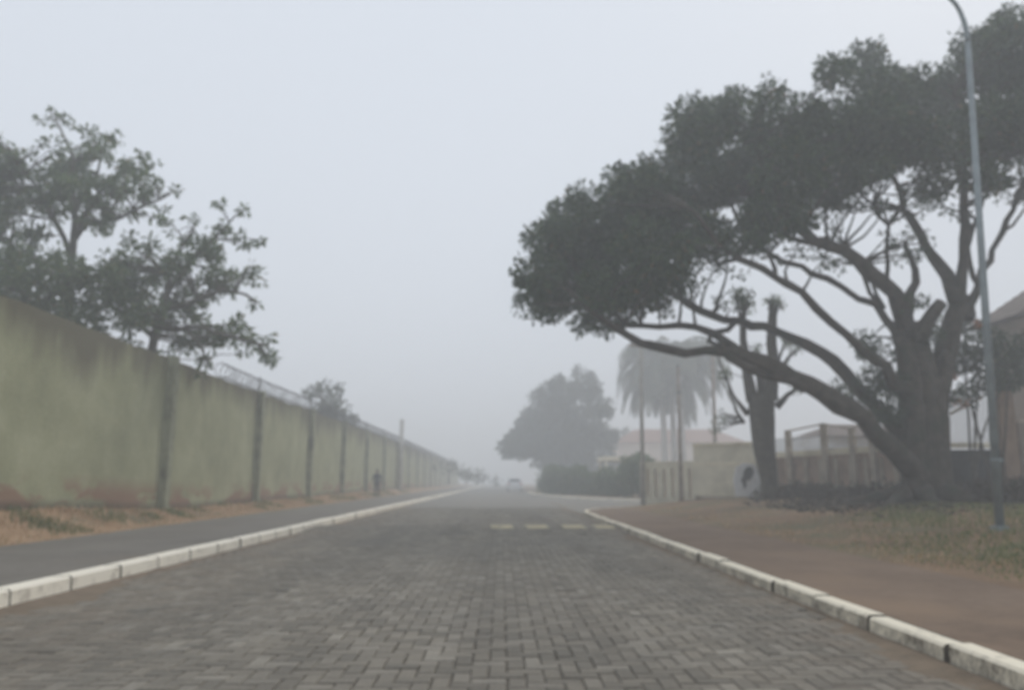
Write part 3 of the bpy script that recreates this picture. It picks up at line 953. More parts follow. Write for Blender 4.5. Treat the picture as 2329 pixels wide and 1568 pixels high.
leafy_tree('small_tree', 'small hazy tree showing above the wall beyond the razor wire', 53,
    [(755, 1010, 0, 10), (750, 960, 0, 9), (745, 920, 0, 7)],
    [[(748, 930, 0, 6), (720, 895, .5, 4)], [(748, 930, 0, 6), (775, 900, -.5, 4)]],
    [(742,905,26),(715,890,16),(705,888,12),(735,880,15),(770,890,15),(760,930,30),(785,950,22),(720,935,16),(800,962,14),(740,875,10)],
    M['leaf_far'], M['bark2'], dens=2.4, per=16, L=.3, W=.16, rt=.34, seed=51, depth=1.2, twig_each=4)
for k, (px, py, Y, rp, lab) in enumerate([(1020, 1062, 100, 20, 'low hazy bush beyond the wall nearest to the utility pole'), (1060, 1068, 112, 16, 'low hazy bush rising over the wall between two others'), (1098, 1082, 122, 17, 'faint hazy bush at the very end of the wall')]):
    leafy_tree('bush', lab, Y, [(px, 1100, 0, 6), (px, py + 5, 0, 4)], [[(px, py + 10, 0, 3), (px + 10, py, .5, 2)]],
        [(px, py, rp), (px - rp, py + 6, rp * .7), (px + rp, py + 8, rp * .8), (px + 2 * rp, py + 12, rp * .5)], M['leaf_far'], M['bark2'], 'bush', 'hazy bushes at the far end of the wall', 1.2, 1.6, 16, .5, .3, .7, 60 + k, 6)

# ------------------------------------------------------------------ round tree, hedge and other trees across the side street
leafy_tree('round_tree', 'large rounded tree fading in the fog beside the road', 98,
    [(1300, 1118, 0, 26), (1296, 1070, 0, 24), (1290, 1000, 0, 18), (1300, 930, 0, 10)],
    [[(1292, 1040, 0, 14), (1240, 990, -1, 9), (1190, 1000, -1.5, 4)], [(1294, 1030, 0, 14), (1340, 960, 1, 8)], [(1296, 980, 0, 12), (1270, 910, 1, 6)]],
    [(1180,1010,40),(1222,950,38),(1268,892,38),(1325,884,36),(1355,925,36),(1290,960,66),(1350,990,48),(1250,1018,42),(1310,1040,42),(1370,1035,30),(1228,905,24),(1392,1000,24),(1342,856,12),(1310,845,14),(1160,1020,22),(1265,865,14),(1300,1000,50),(1200,985,42),(1240,985,50),(1215,1030,30),(1260,930,40),(1300,1072,36),(1255,1052,32),(1350,1078,36),(1400,1062,30),(1420,1085,24)],
    M['leaf_far'], M['bark'], dens=2.9, per=24, L=.52, W=.28, rt=.66, seed=71, depth=5, twig_each=6)
leafy_tree('far_tree', 'pale foggy tree just right of the rounded tree', 118,
    [(1425, 1090, 0, 9), (1425, 1030, 0, 7), (1420, 990, 0, 5)], [[(1424, 1010, 0, 5), (1440, 990, .5, 3)]],
    [(1415,985,24),(1440,1005,20),(1400,1010,22),(1430,1030,22)], M['leaf_far'], M['bark2'], dens=1.8, per=16, L=.4, W=.22, rt=.5, seed=81, depth=2, twig_each=6)
hd = thing('hedge', 'dark clipped hedge behind the far kerb under the rounded tree', 'hedge', at(1340, 1118, 55))
hc, hr = [], []
rh = np.random.default_rng(91)
for t in np.linspace(0, 1, 40):
    px = 1225 + 235 * t; Y = 62 - 15.5 * t
    b = at(px, 1110, Y)
    for z in (.4, .85, 1.15 + .35 * math.sin(t * 9) + .3 * math.sin(t * 23)):
        hc.append(np.array([b.x + rh.normal(0, .15) + .6, Y + rh.normal(0, .3) + .6, .15 + z + (.35 if t > .75 else 0) + rh.normal(0, .08)])); hr.append(.62)
T, O = lobes_to_tufts(np.array(hc), np.array(hr), 2.6, .3, rh, .3)
leaf_object('foliage', tufts_to_leaves(T, np.full(len(T), .28), 16, .26, .14, rh, .1, O), M['leaf_left'], hd)
mt = MB()
for t in np.linspace(.03, .97, 14):
    px = 1225 + 235 * t; Y = 62 - 15.5 * t; b = at(px, 1110, Y)
    mt.tube([(b.x + .6, Y + .6, .05), (b.x + .65, Y + .6, .8), (b.x + .6, Y + .7, 1.6)], [.05, .04, .02], 5)
mt.build('stems', M['bark2'], hd)['kind'] = 'stuff'

# palms
def palm(px, top, Y, seed, label, nf=18, fl=2.9, base=.35):
    r = random.Random(seed); rn = np.random.default_rng(seed)
    c = at(px, top, Y)
    root = thing('palm_tree', label, 'palm tree', (c.x, Y, base), 'palms across the side street')
    p, q = spline([(c.x + .1, Y, base - .2), (c.x + .03, Y, base + 1), (c.x - .03, Y, (c.z + base) / 2), (c.x, Y, c.z)], [.42, .37, .33, .28], .5)
    MB().tube(p, q, 9).build('trunk', M['conc_pole'], root, True)
    MB().tube([(c.x, Y, c.z - .1), (c.x, Y, c.z + .5), (c.x, Y, c.z + 1.0)], [.15, .2, .06], 8).build('crown_shaft', M['palm'], root, True)
    for k in range(nf):
        az = 2 * math.pi * k / nf + r.uniform(-.2, .2)
        el = r.uniform(-.75, 1.1)
        L = fl * r.uniform(.85, 1.1)
        d = Vector((math.cos(az), math.sin(az), 0))
        pts = []
        n = 9
        pos = c + Vector((0, 0, .7)); e = el
        for j in range(n + 1):
            pts.append(pos.copy())
            pos = pos + (d * math.cos(e) + Vector((0, 0, math.sin(e)))) * (L / n)
            e -= (el + 1.5) / n * (1.2 if j > 2 else .95)
        m = MB().tube(pts, [.035 * (1 - .85 * j / n) + .006 for j in range(n + 1)], 4, cap=False)
        side = d.cross(Vector((0, 0, 1)))
        for j in range(1, n * 3):
            t = j / (n * 3); i = min(int(t * n), n - 1); b = pts[i].lerp(pts[i + 1], t * n - i)
            tang = (pts[i + 1] - pts[i]).normalized()
            ll = 1.2 * math.sin(math.pi * (t * .85 + .1)) + .12
            for s in (-1, 1):
                q0 = side * s
                tip = b + q0 * ll * .62 + tang * ll * .35 + Vector((0, 0, -ll * r.uniform(.3, .8)))
                mid = b.lerp(tip, .45) + Vector((0, 0, .08 * ll)) + q0 * .08
                w = tang * .095
                m.add([b - w, b + w, mid + w * 1.3, mid - w * 1.3, tip], [(0, 1, 2, 3), (3, 2, 4)])
        m.build('frond', M['palm'], root)
    return root
palm(1505, 832, 84, 3, 'leftmost of the clump of three feathery palms behind the cream wall', 42, 8.0)
palm(1526, 828, 86, 4, 'tallest palm in the middle of the clump behind the cream wall', 46, 8.6)
palm(1546, 838, 83, 5, 'rightmost of the clump of three feathery palms behind the cream wall', 40, 7.4)

# ------------------------------------------------------------------ far house with red roof, carport
def prism_roof(mb, x0, x1, y0, y1, z0, z1, over=.4, m=0):
    xm = (x0 + x1) / 2; t = .12
    for (a, b) in ((x0 - over, xm), (x1 + over, xm)):
        zt = z1; zb = z0 - over * (z1 - z0) / (xm - x0)
        vs = [(a, y0 - over, zb), (b, y0 - over, zt), (b, y1 + over, zt), (a, y1 + over, zb)]
        vs += [(x, y, z + t) for x, y, z in vs]
        mb.add(vs, [(0, 1, 2, 3), (7, 6, 5, 4), (0, 4, 5, 1), (1, 5, 6, 2), (2, 6, 7, 3), (3, 7, 4, 0)], m)
Yh = 112
fh = thing('far_house', 'foggy pale pink house with a red tiled roof behind the palms', 'house', (at(1520, 1090, Yh).x, Yh, .4))
hx0, hx1 = at(1405, 1000, Yh).x, at(1690, 1000, Yh).x
ez, rz_ = at(1500, 1004, Yh).z, at(1500, 978, Yh + 3.5).z
MB().box(hx0, hx1, Yh, Yh + 8, 0, ez).build('wall', M['pink'], fh)
m = MB(); over = .5
vs = [(hx0 - over, Yh - over, ez - .1), (hx1 + over, Yh - over, ez - .1), (hx1 + over, Yh + 8 + over, ez - .1), (hx0 - over, Yh + 8 + over, ez - .1), (hx0 + 3.2, Yh + 4, rz_ + .2), (hx1 - 3.2, Yh + 4, rz_ + .2)]
m.add(vs, [(0, 1, 5, 4), (1, 2, 5), (2, 3, 4, 5), (3, 0, 4), (3, 2, 1, 0)])
m.build('roof', M['redtile'], fh)
for k in range(3):
    x = hx0 + 1.2 + k * 3.2
    w = MB().box(x, x + 1.3, Yh - .05, Yh + .03, 2.2, 3.5).build('window', M['white'], fh)
    MB().box(x + .1, x + 1.2, Yh - .07, Yh - .051, 2.3, 3.4).build('pane', M['glass'], w)
cp = thing('carport', 'low carport with a pale flat roof edge beyond the hedge', 'carport', (at(1405, 1090, 60).x, 60, .3))
a, b = at(1372, 1040, 60), at(1452, 1046, 60)
MB().box(a.x, b.x, 60, 64, a.z - .18, a.z + .12).build('roof', M['cap'], cp)
for x in (a.x + .2, b.x - .2):
    for y in (60.2, 63.8): MB().box(x - .09, x + .09, y - .09, y + .09, .1, a.z - .18).build('pillar', M['cream'], cp)

# ------------------------------------------------------------------ corner wall in cream render
def wall_run(p0, p1, z0, z1, th, mb, m=0):
    a, b = Vector((*p0, 0)), Vector((*p1, 0)); d = (b - a).normalized(); n = Vector((-d.y, d.x, 0))
    c = (a + b) / 2 + n * th / 2
    return mb.obox((c.x, c.y, (z0 + z1) / 2), d * ((b - a).length / 2), n * th / 2, (0, 0, (z1 - z0) / 2), m)
cw = thing('garden_wall', 'cream rendered corner wall with pale pink panels between pillars', 'garden wall', (6.7, 34.2, .2))
c0 = at(1464, 1130, 34.5); c1 = at(1580, 1130, 33.6); c2 = at(1745, 1130, 31.6)
P0, P1, P2 = (c0.x, c0.y), (c1.x, c1.y), (c2.x, c2.y)
zlow = at(1500, 1048, 34).z; zhi = at(1640, 1006, 33).z
wall_run(P0, P1, 0, .42, .28, MB()).build('plinth', M['cream'], cw)
wall_run(P0, P1, zlow - .32, zlow, .28, MB()).build('beam', M['cream'], cw)
dv = Vector((P1[0] - P0[0], P1[1] - P0[1], 0)); dn = dv.normalized(); nn = Vector((-dn.y, dn.x, 0))
for k in range(7):
    s = k / 6
    c = Vector((*P0, 0)) + dv * s + nn * .14
    MB().obox((c.x, c.y, (.42 + zlow - .32) / 2), dn * .13, nn * .16, (0, 0, (zlow - .32 - .42) / 2)).build('pillar', M['cream'], cw)
for k in range(6):
    s = (k + .5) / 6
    c = Vector((*P0, 0)) + dv * s + nn * .2
    MB().obox((c.x, c.y, (.42 + zlow - .32) / 2), dn * (dv.length / 12 - .13), nn * .05, (0, 0, (zlow - .32 - .42) / 2)).build('panel', M['pink'], cw)
wall_run(P1, P2, 0, zhi - .12, .25, MB()).build('tall_section', M['cream'], cw)
P1b, P2b = (P1[0] - .05, P1[1] - .06), (P2[0] + .05, P2[1] - .06)
wall_run(P1b, P2b, zhi - .12, zhi, .36, MB()).build('coping', M['cap'], cw)
wall_run((P1[0], P1[1] - .03), (P2[0], P2[1] - .03), zlow - .2, zlow - .08, .27, MB()).build('string_course', M['cap'], cw)
wall_run((P1[0], P1[1] - .03), (P2[0], P2[1] - .03), 0, .5, .27, MB()).build('plinth', M['postc'], cw)
# side return of the corner wall along the side street
wall_run((P0[0] + .02, P0[1] + .02), (P0[0] + 10, P0[1] + 5.5), 0, zlow, .25, MB()).build('side_section', M['cream'], cw)

# white painted board with a dark tree-like mark
bd = thing('painted_board', 'white board bearing a dark leafy mark leaning beside the pollarded trunk', 'board', at(1698, 1130, 29.6))
Yb = 29.6; sb_ = Yb / FPX
def B(px, py, d=0): return at(px, py, Yb + d)
outline = [(1672, 1128), (1668, 1090), (1674, 1062), (1690, 1052), (1716, 1054), (1730, 1080), (1731, 1105), (1722, 1128)]
fr = [B(x, y) for x, y in outline]; bk = [p + Vector((0, .06, 0)) for p in fr]
n = len(fr)
MB().add(fr + bk, [list(range(n)), [n + i for i in reversed(range(n))]] + [[i, n + i, n + (i + 1) % n, (i + 1) % n] for i in range(n)]).build('panel', M['white'], bd)
m = MB()
def mark(pts, d=-.012):
    f_ = [B(x, y, d) for x, y in pts]; b_ = [p + Vector((0, .01, 0)) for p in f_]; k = len(f_)
    m.add(f_ + b_, [list(range(k)), [k + i for i in reversed(range(k))]] + [[i, k + i, k + (i + 1) % k, (i + 1) % k] for i in range(k)])
mark([(1692, 1068), (1700, 1060), (1709, 1061), (1714, 1070), (1712, 1082), (1705, 1090), (1697, 1092), (1688, 1086)])
mark([(1684, 1088), (1690, 1086), (1697, 1093), (1697, 1104), (1693, 1112), (1690, 1103)], -.014)
m.build('emblem', M['black'], bd)

# ------------------------------------------------------------------ pollarded tree
YP = 28.0
pt = thing('pollarded_tree', 'pollarded tree with two upright cut stems standing behind the long low limb', 'tree', at(1738, 1132, YP))
def Q(px, py, d=0): return at(px, py, YP + d)
sp_ = YP / FPX * .88
def plimb(spec, name, seed, segs=10):
    p, q = spline([Q(x, y, d) for x, y, d, w in spec], [w * sp_ / 2 for *_, w in spec], .3)
    p = [p[0]] + jit(p[1:-1], .015, random.Random(seed)) + [p[-1]]
    MB().tube(p, q, segs, flute=.07, lobes=4, seed=seed).build(name, M['bark2'], pt, True)
    return p, q
plimb([(1744, 1152, 0, 88), (1750, 1120, 0, 48), (1749, 1090, 0, 42), (1739, 1030, 0, 52), (1733, 960, 0, 60), (1729, 895, 0, 68)], 'trunk', 1, 16)
lp, lr = [], []
for i, sp in enumerate([[(1712, 910, 0, 36), (1698, 840, .2, 27), (1690, 770, .3, 20), (1690, 712, .3, 18)],
           [(1752, 910, 0, 42), (1756, 830, -.2, 30), (1755, 760, -.2, 27), (1757, 715, -.2, 23), (1760, 700, -.2, 26)],
           [(1735, 900, .2, 28), (1728, 850, .5, 22), (1720, 800, .6, 14)],
           [(1765, 925, 0, 20), (1792, 898, -.2, 12), (1808, 884, -.3, 9), (1812, 870, -.3, 5)],
           [(1700, 940, .2, 18), (1672, 905, .5, 9), (1645, 850, .8, 6), (1632, 810, .9, 4)],
           [(1690, 960, .2, 12), (1668, 920, .8, 7), (1655, 860, .9, 4)],
           [(1772, 850, -.2, 12), (1790, 815, -.3, 9), (1815, 795, -.3, 5)],
           [(1770, 830, -.2, 10), (1778, 795, 0, 7), (1790, 770, 0, 4)]]):
    p, q = plimb(sp, 'limb', 10 + i, 8); lp += p; lr += q
tt = []
rp_ = np.random.default_rng(15)
for x, y, rpx, n_ in [(1760, 690, 15, 22), (1690, 690, 16, 24), (1683, 672, 14, 16), (1805, 790, 14, 12), (1790, 775, 12, 10), (1720, 800, 12, 10), (1810, 880, 12, 12), (1645, 850, 12, 8), (1820, 870, 8, 4), (1785, 830, 10, 4), (1640, 950, 14, 8), (1630, 965, 10, 5)]:
    for k in range(n_): tt.append(np.array(Q(x + rp_.normal(0, rpx * .6), y + rp_.normal(0, rpx * .6), rp_.normal(0, .25))))
tt = np.array(tt)
leaf_object('sprouts', tufts_to_leaves(tt, np.full(len(tt), .13), 9, .14, .06, rp_, .1), M['leaf_left'], pt)['kind'] = 'stuff'
mt = MB(); nearest_twigs(mt, lp, lr, list(tt), rp_, .012, 0, 3, 2)
for k in range(14):   # regrowth rods on the cut head
    b = Q(1760 + rp_.normal(0, 9), 705, -.2 + rp_.normal(0, .1))
    mt.tube([b, b + Vector((rp_.normal(0, .1), rp_.normal(0, .08), .25)), b + Vector((rp_.normal(0, .2), rp_.normal(0, .15), rp_.uniform(.35, .55)))], [.03, .022, .01], 4)
mt.build('twigs', M['bark2'], pt)['kind'] = 'stuff'

# ------------------------------------------------------------------ retaining wall with fence posts
rw = thing('retaining_wall', 'stained reddish retaining wall with pale coping and concrete fence posts', 'wall', (10.6, 31.2, .4))
R0 = at(1752, 1100, 31.2); R1 = at(2060, 1100, 27.4); R2 = at(2165, 1100, 25.8)
r0, r1, r2 = (R0.x, R0.y), (R1.x, R1.y), (R2.x, R2.y)
zc0, zc1 = at(1780, 1040, 31).z, at(2040, 1024, 27.6).z
def run_slope(p0, p1, za0, za1, zb0, zb1, th, off=0.0):
    a, b = Vector((*p0, 0)), Vector((*p1, 0)); d = (b - a).normalized(); n_ = Vector((-d.y, d.x, 0))
    if n_.y < 0: n_ = -n_
    a = a - n_ * off; b = b - n_ * off
    vs = []
    for c, z0, z1 in ((a, za0, za1), (b, zb0, zb1)):
        vs += [(c.x, c.y, z0), (c.x, c.y, z1), (c.x + n_.x * th, c.y + n_.y * th, z1), (c.x + n_.x * th, c.y + n_.y * th, z0)]
    return MB().add(vs, [(0, 1, 2, 3), (7, 6, 5, 4), (0, 4, 5, 1), (1, 5, 6, 2), (2, 6, 7, 3), (3, 7, 4, 0)])
nb = 12
for k in range(nb):   # precast panels between ribs
    s0, s1 = k / nb + .004, (k + 1) / nb - .004
    q0 = (r0[0] + (r2[0] - r0[0]) * s0, r0[1] + (r2[1] - r0[1]) * s0); q1 = (r0[0] + (r2[0] - r0[0]) * s1, r0[1] + (r2[1] - r0[1]) * s1)
    z0_, z1_ = zc0 + (zc1 - zc0) * s0 * 1.3, zc0 + (zc1 - zc0) * s1 * 1.3
    run_slope(q0, q1, .1, z0_ - .02, .1, z1_ - .02, .22, random.Random(k).uniform(0, .03)).build('wall_panel', M['redwall'], rw)
run_slope(r0, r2, zc0 - .017, zc0 + .2, zc0 + (zc1 - zc0) * 1.3 - .017, zc0 + (zc1 - zc0) * 1.3 + .2, .34, .06).build('coping', M['cap'], rw)
d_ = Vector((r2[0] - r0[0], r2[1] - r0[1], 0)); L_ = d_.length; d_.normalize()
n_ = Vector((-d_.y, d_.x, 0)); n_ = n_ if n_.y > 0 else -n_
def on_line(px):
    """where the wall line crosses the sight line of a photo column"""
    k = (at(px, 1000, 1.0).x)
    a = (k * r0[1] - r0[0]) / (d_.x - k * d_.y)
    return Vector((r0[0], r0[1], 0)) + d_ * a
prev = None
tops = {1795: 978, 1876: 962, 1940: 972, 1985: 960, 2050: 950, 2130: 940}
for px, py in tops.items():
    c = on_line(px); zt = at(px, py, c.y).z
    c2_ = c - n_ * .09
    MB().obox((c2_.x, c2_.y, (zt + .1) / 2), d_ * .10, n_ * .085, (0, 0, (zt - .1) / 2)).build('fence_post', M['postc'], rw)
    if prev:
        a, b = prev
        for f_ in (.97, .55):
            MB().tube([(a.x, a.y, zc0 + .2 + (a.z - zc0 - .2) * f_), (c2_.x, c2_.y, zc1 + .1 + (zt - zc1 - .1) * f_)], [.035 if f_ > .9 else .015] * 2, 6).build('rail', M['postc'] if f_ > .9 else M['meshwire'], rw)
    prev = (Vector((c2_.x, c2_.y, zt)), px)
for k in range(9):      # buttress ribs on the face
    px = 1762 + k * 34
    c = on_line(px) - n_ * .05
    MB().obox((c.x, c.y, 1.0), d_ * .08, n_ * .05, (0, 0, .95)).build('rib', M['postc'], rw)

# house behind that fence
bh = thing('low_house', 'pale low house with dark roof seen through the fence posts behind the leaning limb', 'house', (16, 36, .5))
a, b = at(1800, 1040, 37), at(2010, 1040, 37)
MB().box(a.x, b.x, 37, 43, .3, at(1850, 992, 37).z).build('wall', M['white'], bh)
zz = at(1900, 992, 37).z
m = MB()
x0, x1 = at(1885, 990, 36.5).x, b.x + 2.5
m.add([(x0, 36.4, zz), (x1, 36.4, zz), (x1, 43.5, zz), (x0, 43.5, zz), ((x0 + x1) / 2 - 1, 40, zz + .8), ((x0 + x1) / 2 + 1, 40, zz + .8)], [(0, 1, 5, 4), (1, 2, 5), (2, 3, 4, 5), (3, 0, 4), (3, 2, 1, 0)])
m.build('roof', M['tile'], bh)
for k in range(2):
    x = a.x + 1.6 + k * 2.2
    w = MB().box(x, x + .9, 36.94, 37.02, 1.9, 2.75).build('window', M['white'], bh)
    MB().box(x + .08, x + .82, 36.92, 36.939, 1.98, 2.67).build('pane', M['glass'], w)

# ------------------------------------------------------------------ gate, mesh fence and house at the right edge
Yg = 25.2
gt = thing('metal_gate', 'dark metal gate with a pale lintel and grey wire mesh above beside the ficus trunk', 'gate', at(2205, 1160, Yg))
ga, gb = at(2150, 1018, Yg), at(2285, 1018, Yg)
ztop = ga.z
for k in range(13):
    x = ga.x + (gb.x - ga.x) * (k + .5) / 13
    MB().box(x - .065, x + .065, Yg - .02, Yg + .02, .4, ztop - .05).build('slat', M['gate'], gt)
for z in (.7, 1.3, ztop - .14):
    MB().box(ga.x, gb.x, Yg + .021, Yg + .06, z, z + .07).build('crossbar', M['gate'], gt)
la, lb = at(2176, 1016, Yg), at(2228, 1002, Yg)
MB().box(ga.x - .1, lb.x + .3, Yg - .1, Yg + .1, ztop, ztop + .17).build('lintel', M['cap'], gt)
MB().box(ga.x - .12, ga.x + .03, Yg - .12, Yg + .0, ztop + .17, at(2152, 922, Yg).z).build('fence_post', M['postc'], gt)
m = MB(); zt = at(2152, 905, Yg).z; x = ga.x + .1
while x < gb.x:
    m.obox((x, Yg, (ztop + .17 + zt) / 2), (.006, 0, 0), (0, .006, 0), (0, 0, (zt - ztop - .17) / 2)); x += .08
z = ztop + .2
while z < zt:
    m.obox(((ga.x + gb.x) / 2, Yg + .013, z), ((gb.x - ga.x) / 2, 0, 0), (0, .006, 0), (0, 0, .006)); z += .08
m.build('wire_mesh', M['meshwire'], gt)
a, b = at(2150, 942, Yg), at(2222, 905, Yg)
MB().tube([(a.x, Yg - .25, a.z), (b.x, Yg - .25, b.z)], [.05, .05], 7).build('brace', M['postc'], gt)
pl = thing('terracotta_pillar', 'terracotta coloured gate pillar at the right edge behind the lamp post', 'pillar', at(2312, 1160, 25.0))
a, b = at(2298, 1160, 25), at(2332, 1160, 25)
MB().box(a.x, b.x, 25, 25.45, .3, at(2312, 885, 25).z).build('shaft', M['orangepost'], pl)
MB().box(a.x - .06, b.x + .06, 24.94, 25.51, at(2312, 885, 25).z, at(2312, 875, 25).z).build('cap', M['orangepost'], pl)
sw = thing('brown_wall', 'brown rendered yard wall running out of the picture beside the terracotta pillar', 'wall', at(2345, 1160, 25))
a, b = at(2336, 1160, 25.1), at(2700, 1160, 25.1)
MB().box(a.x + .01, b.x, 25.1, 25.35, .2, at(2330, 960, 25.1).z).build('panel', M['brownwall'], sw)
MB().box(a.x + .01, b.x, 25.05, 25.4, at(2330, 960, 25.1).z, at(2330, 952, 25.1).z).build('coping', M['postc'], sw)
sw2 = thing('yard_wall', 'low brown yard wall between the dark gate and the terracotta pillar', 'wall', at(2290, 1160, Yg))
a, b = at(2288, 1160, 25.3), at(2297, 1160, 25.3)
MB().box(gb.x + .02, b.x - .01, 25.3, 25.5, .2, at(2290, 940, 25.3).z).build('panel', M['brownwall'], sw2)
MB().box(gb.x + .02, b.x - .01, 25.26, 25.54, at(2290, 940, 25.3).z, at(2290, 934, 25.3).z).build('coping', M['postc'], sw2)
rh_ = thing('brown_house', 'brown house with a steep tiled roof at the right edge behind the lamp post', 'house', (22, 31, .5))
Yr = 30.4
e0 = at(2205, 752, 34.0); e1 = at(2335, 668, Yr + 3)
ex0, ex1 = e0.x - .2, e0.x + 12
MB().box(ex0 + .7, ex1 - .7, Yr + .31, Yr + 3.2, .3, e0.z + .05).build('wall', M['brownwall'], rh_)
xm = (ex0 + ex1) / 2; zr = e0.z + 3.9
for sgn, xe in ((0, ex0), (1, ex1)):       # two pitched planes of tile courses
    m = MB(); nc = 16
    for k in range(nc):
        t0, t1 = k / nc, (k + 1) / nc + .012
        xa, xb = xe + (xm - xe) * t0, xe + (xm - xe) * min(1, t1)
        za, zb_ = e0.z + (zr - e0.z) * t0 + .05, e0.z + (zr - e0.z) * min(1, t1)
        m.add([(xa, Yr, za), (xb, Yr, zb_), (xb, Yr + 3.6, zb_), (xa, Yr + 3.6, za), (xa, Yr, za - .09), (xb, Yr, zb_ - .09), (xb, Yr + 3.6, zb_ - .09), (xa, Yr + 3.6, za - .09)],
              [(0, 1, 2, 3), (7, 6, 5, 4), (0, 4, 5, 1), (1, 5, 6, 2), (2, 6, 7, 3), (3, 7, 4, 0)])
    m.build('roof', M['tile'], rh_)
MB().add([(ex0 + .06, Yr + .1, e0.z - .02), (ex1 - .06, Yr + .1, e0.z - .02), (xm, Yr + .1, zr - .06)], [(0, 1, 2)]).add(
    [(ex0 + .15, Yr + .3, e0.z), (ex1 - .15, Yr + .3, e0.z), (xm, Yr + .3, zr - .07)], [(2, 1, 0)]).add(
    [(ex0 + .06, Yr + 3.3, e0.z - .02), (ex1 - .06, Yr + 3.3, e0.z - .02), (xm, Yr + 3.3, zr - .06)], [(0, 1, 2)]).build('gable', M['tile'], rh_)
w = MB().box(ex0 + 2.0, ex0 + 3.4, Yr + .24, Yr + .31, 3.6, 4.9).build('window', M['postc'], rh_)
MB().box(ex0 + 2.1, ex0 + 3.3, Yr + .22, Yr + .239, 3.7, 4.8).build('pane', M['glass'], w)

# flowering shrub by the gate
def shrub(name, label, Y, disc_list, mat, stems, seed, depth=.7, rt=.22, L=.2, W=.09, per=24, dens=2.2, cat='shrub', group=None):
    r = np.random.default_rng(seed); s = Y / FPX
    root = thing(name, label, cat, at(*stems[0], Y), group)
    C = np.array([np.array(at(x, y, Y + r.uniform(-depth, depth))) for x, y, rp in disc_list]); R = np.array([rp * s for *_, rp in disc_list])
    T, O = lobes_to_tufts(C, R, dens, rt, r, .3)
    leaf_object('foliage', tufts_to_leaves(T, np.full(len(T), rt), per, L, W, r, .2, O), mat, root)
    mt = MB(); st, sr = [], []
    for (x, y) in stems:
        b = at(x, y, Y); b.z -= .1
        for k in range(3):
            t_ = C[r.integers(len(C))]
            p, q = spline([b, b.lerp(Vector(t_), .5) + Vector((r.normal(0, .1), r.normal(0, .1), .1)), Vector(t_)], [.05, .035, .015], .3)
            mt.tube(p, q, 5); st += p; sr += q
    nearest_twigs(mt, st, sr, list(T[::4]), r, .008, 0, 3, 2.5)
    mt.build('stems', M['bark2'], root)['kind'] = 'stuff'
    return root
fs = shrub('flowering_shrub', 'tall dark shrub dotted with orange flowers behind the lamp post', 24.3,
    [(2205, 790, 40), (2245, 820, 46), (2285, 860, 40), (2190, 850, 36), (2240, 760, 34), (2290, 800, 40), (2195, 740, 24), (2320, 830, 40), (2165, 820, 20), (2250, 880, 34), (2330, 780, 30), (2205, 900, 22)],
    M['leaf_dark'], [(2215, 1150), (2270, 1150)], 111)
rb = np.random.default_rng(5)
for (x, y, n_) in [(2222, 735, 9), (2164, 852, 14), (2172, 910, 14), (2195, 915, 8)]:
    c = np.array([np.array(at(x + rb.normal(0, 5), y + rb.normal(0, 4), 23.6 + rb.normal(0, .1))) for _ in range(n_)])
    leaf_object('blossom', tufts_to_leaves(c, np.full(len(c), .05), 6, .11, .07, rb, .2), M['blossom'], fs)
shrub('shrub', 'light leaved bush behind the ficus trunk at the fork', 25.2, [(2130, 720, 26), (2150, 760, 24), (2125, 780, 20), (2140, 820, 22), (2030, 880, 34), (1985, 830, 20), (1950, 880, 18)], M['leaf_left'], [(2110, 1140)], 112, .4, .18, .15, .07, 16, 1.6)

# ------------------------------------------------------------------ undergrowth and grass
ug_v = []
ru = np.random.default_rng(121)
Tt, Rt = [], []
for k in range(900):
    x = ru.uniform(9.4, 17.5); y = ru.uniform(21.0, 30.5)
    line = r0[1] + (x - r0[0]) * (r2[1] - r0[1]) / (r2[0] - r0[0])
    if y > line - .25 or y < line - 5.2 - ru.uniform(0, 1.2): continue
    h = ru.uniform(.05, .45) * (1.0 if y > line - 3 else .6)
    Tt.append((x, y, float(right_z(np.array(x), np.array(y))) + h)); Rt.append(ru.uniform(.12, .3))
for k in range(620):
    x = ru.uniform(12.6, 20); y = ru.uniform(19.5, 24.8)
    if (y - 19) < (x - 13) * .25: continue
    Tt.append((x, y, float(right_z(np.array(x), np.array(y))) + ru.uniform(.03, .5))); Rt.append(ru.uniform(.14, .28))
lv = tufts_to_leaves(np.array(Tt), np.array(Rt), 16, .2, .07, ru, .1)
lit = np.stack([ru.normal(12.5, 2.6, 7000), ru.normal(22.3, 2.3, 7000), np.zeros(7000)], 1)  # dark leaves added to stand in for shade and dark earth under the trees
lit = lit[(lit[:, 0] > 8) & (lit[:, 1] < 27)]
lit[:, 2] = right_z(lit[:, 0], lit[:, 1]) + ru.uniform(.005, .03, len(lit))
ld = ru.normal(size=lit.shape) * np.array([1, 1, .12])
tag(leaf_object('shade_litter', leaf_quads(lit, ld, .16, .08, ru), M['dry_leaf'], None), 'dark fallen leaves added as the shade and dark earth round the ficus trunk', 'shading leaf litter', kind='stuff')
o = leaf_object('undergrowth', lv, M['dry_leaf'], None)
tag(o, 'dry brown undergrowth along the foot of the retaining wall', 'undergrowth', kind='stuff')

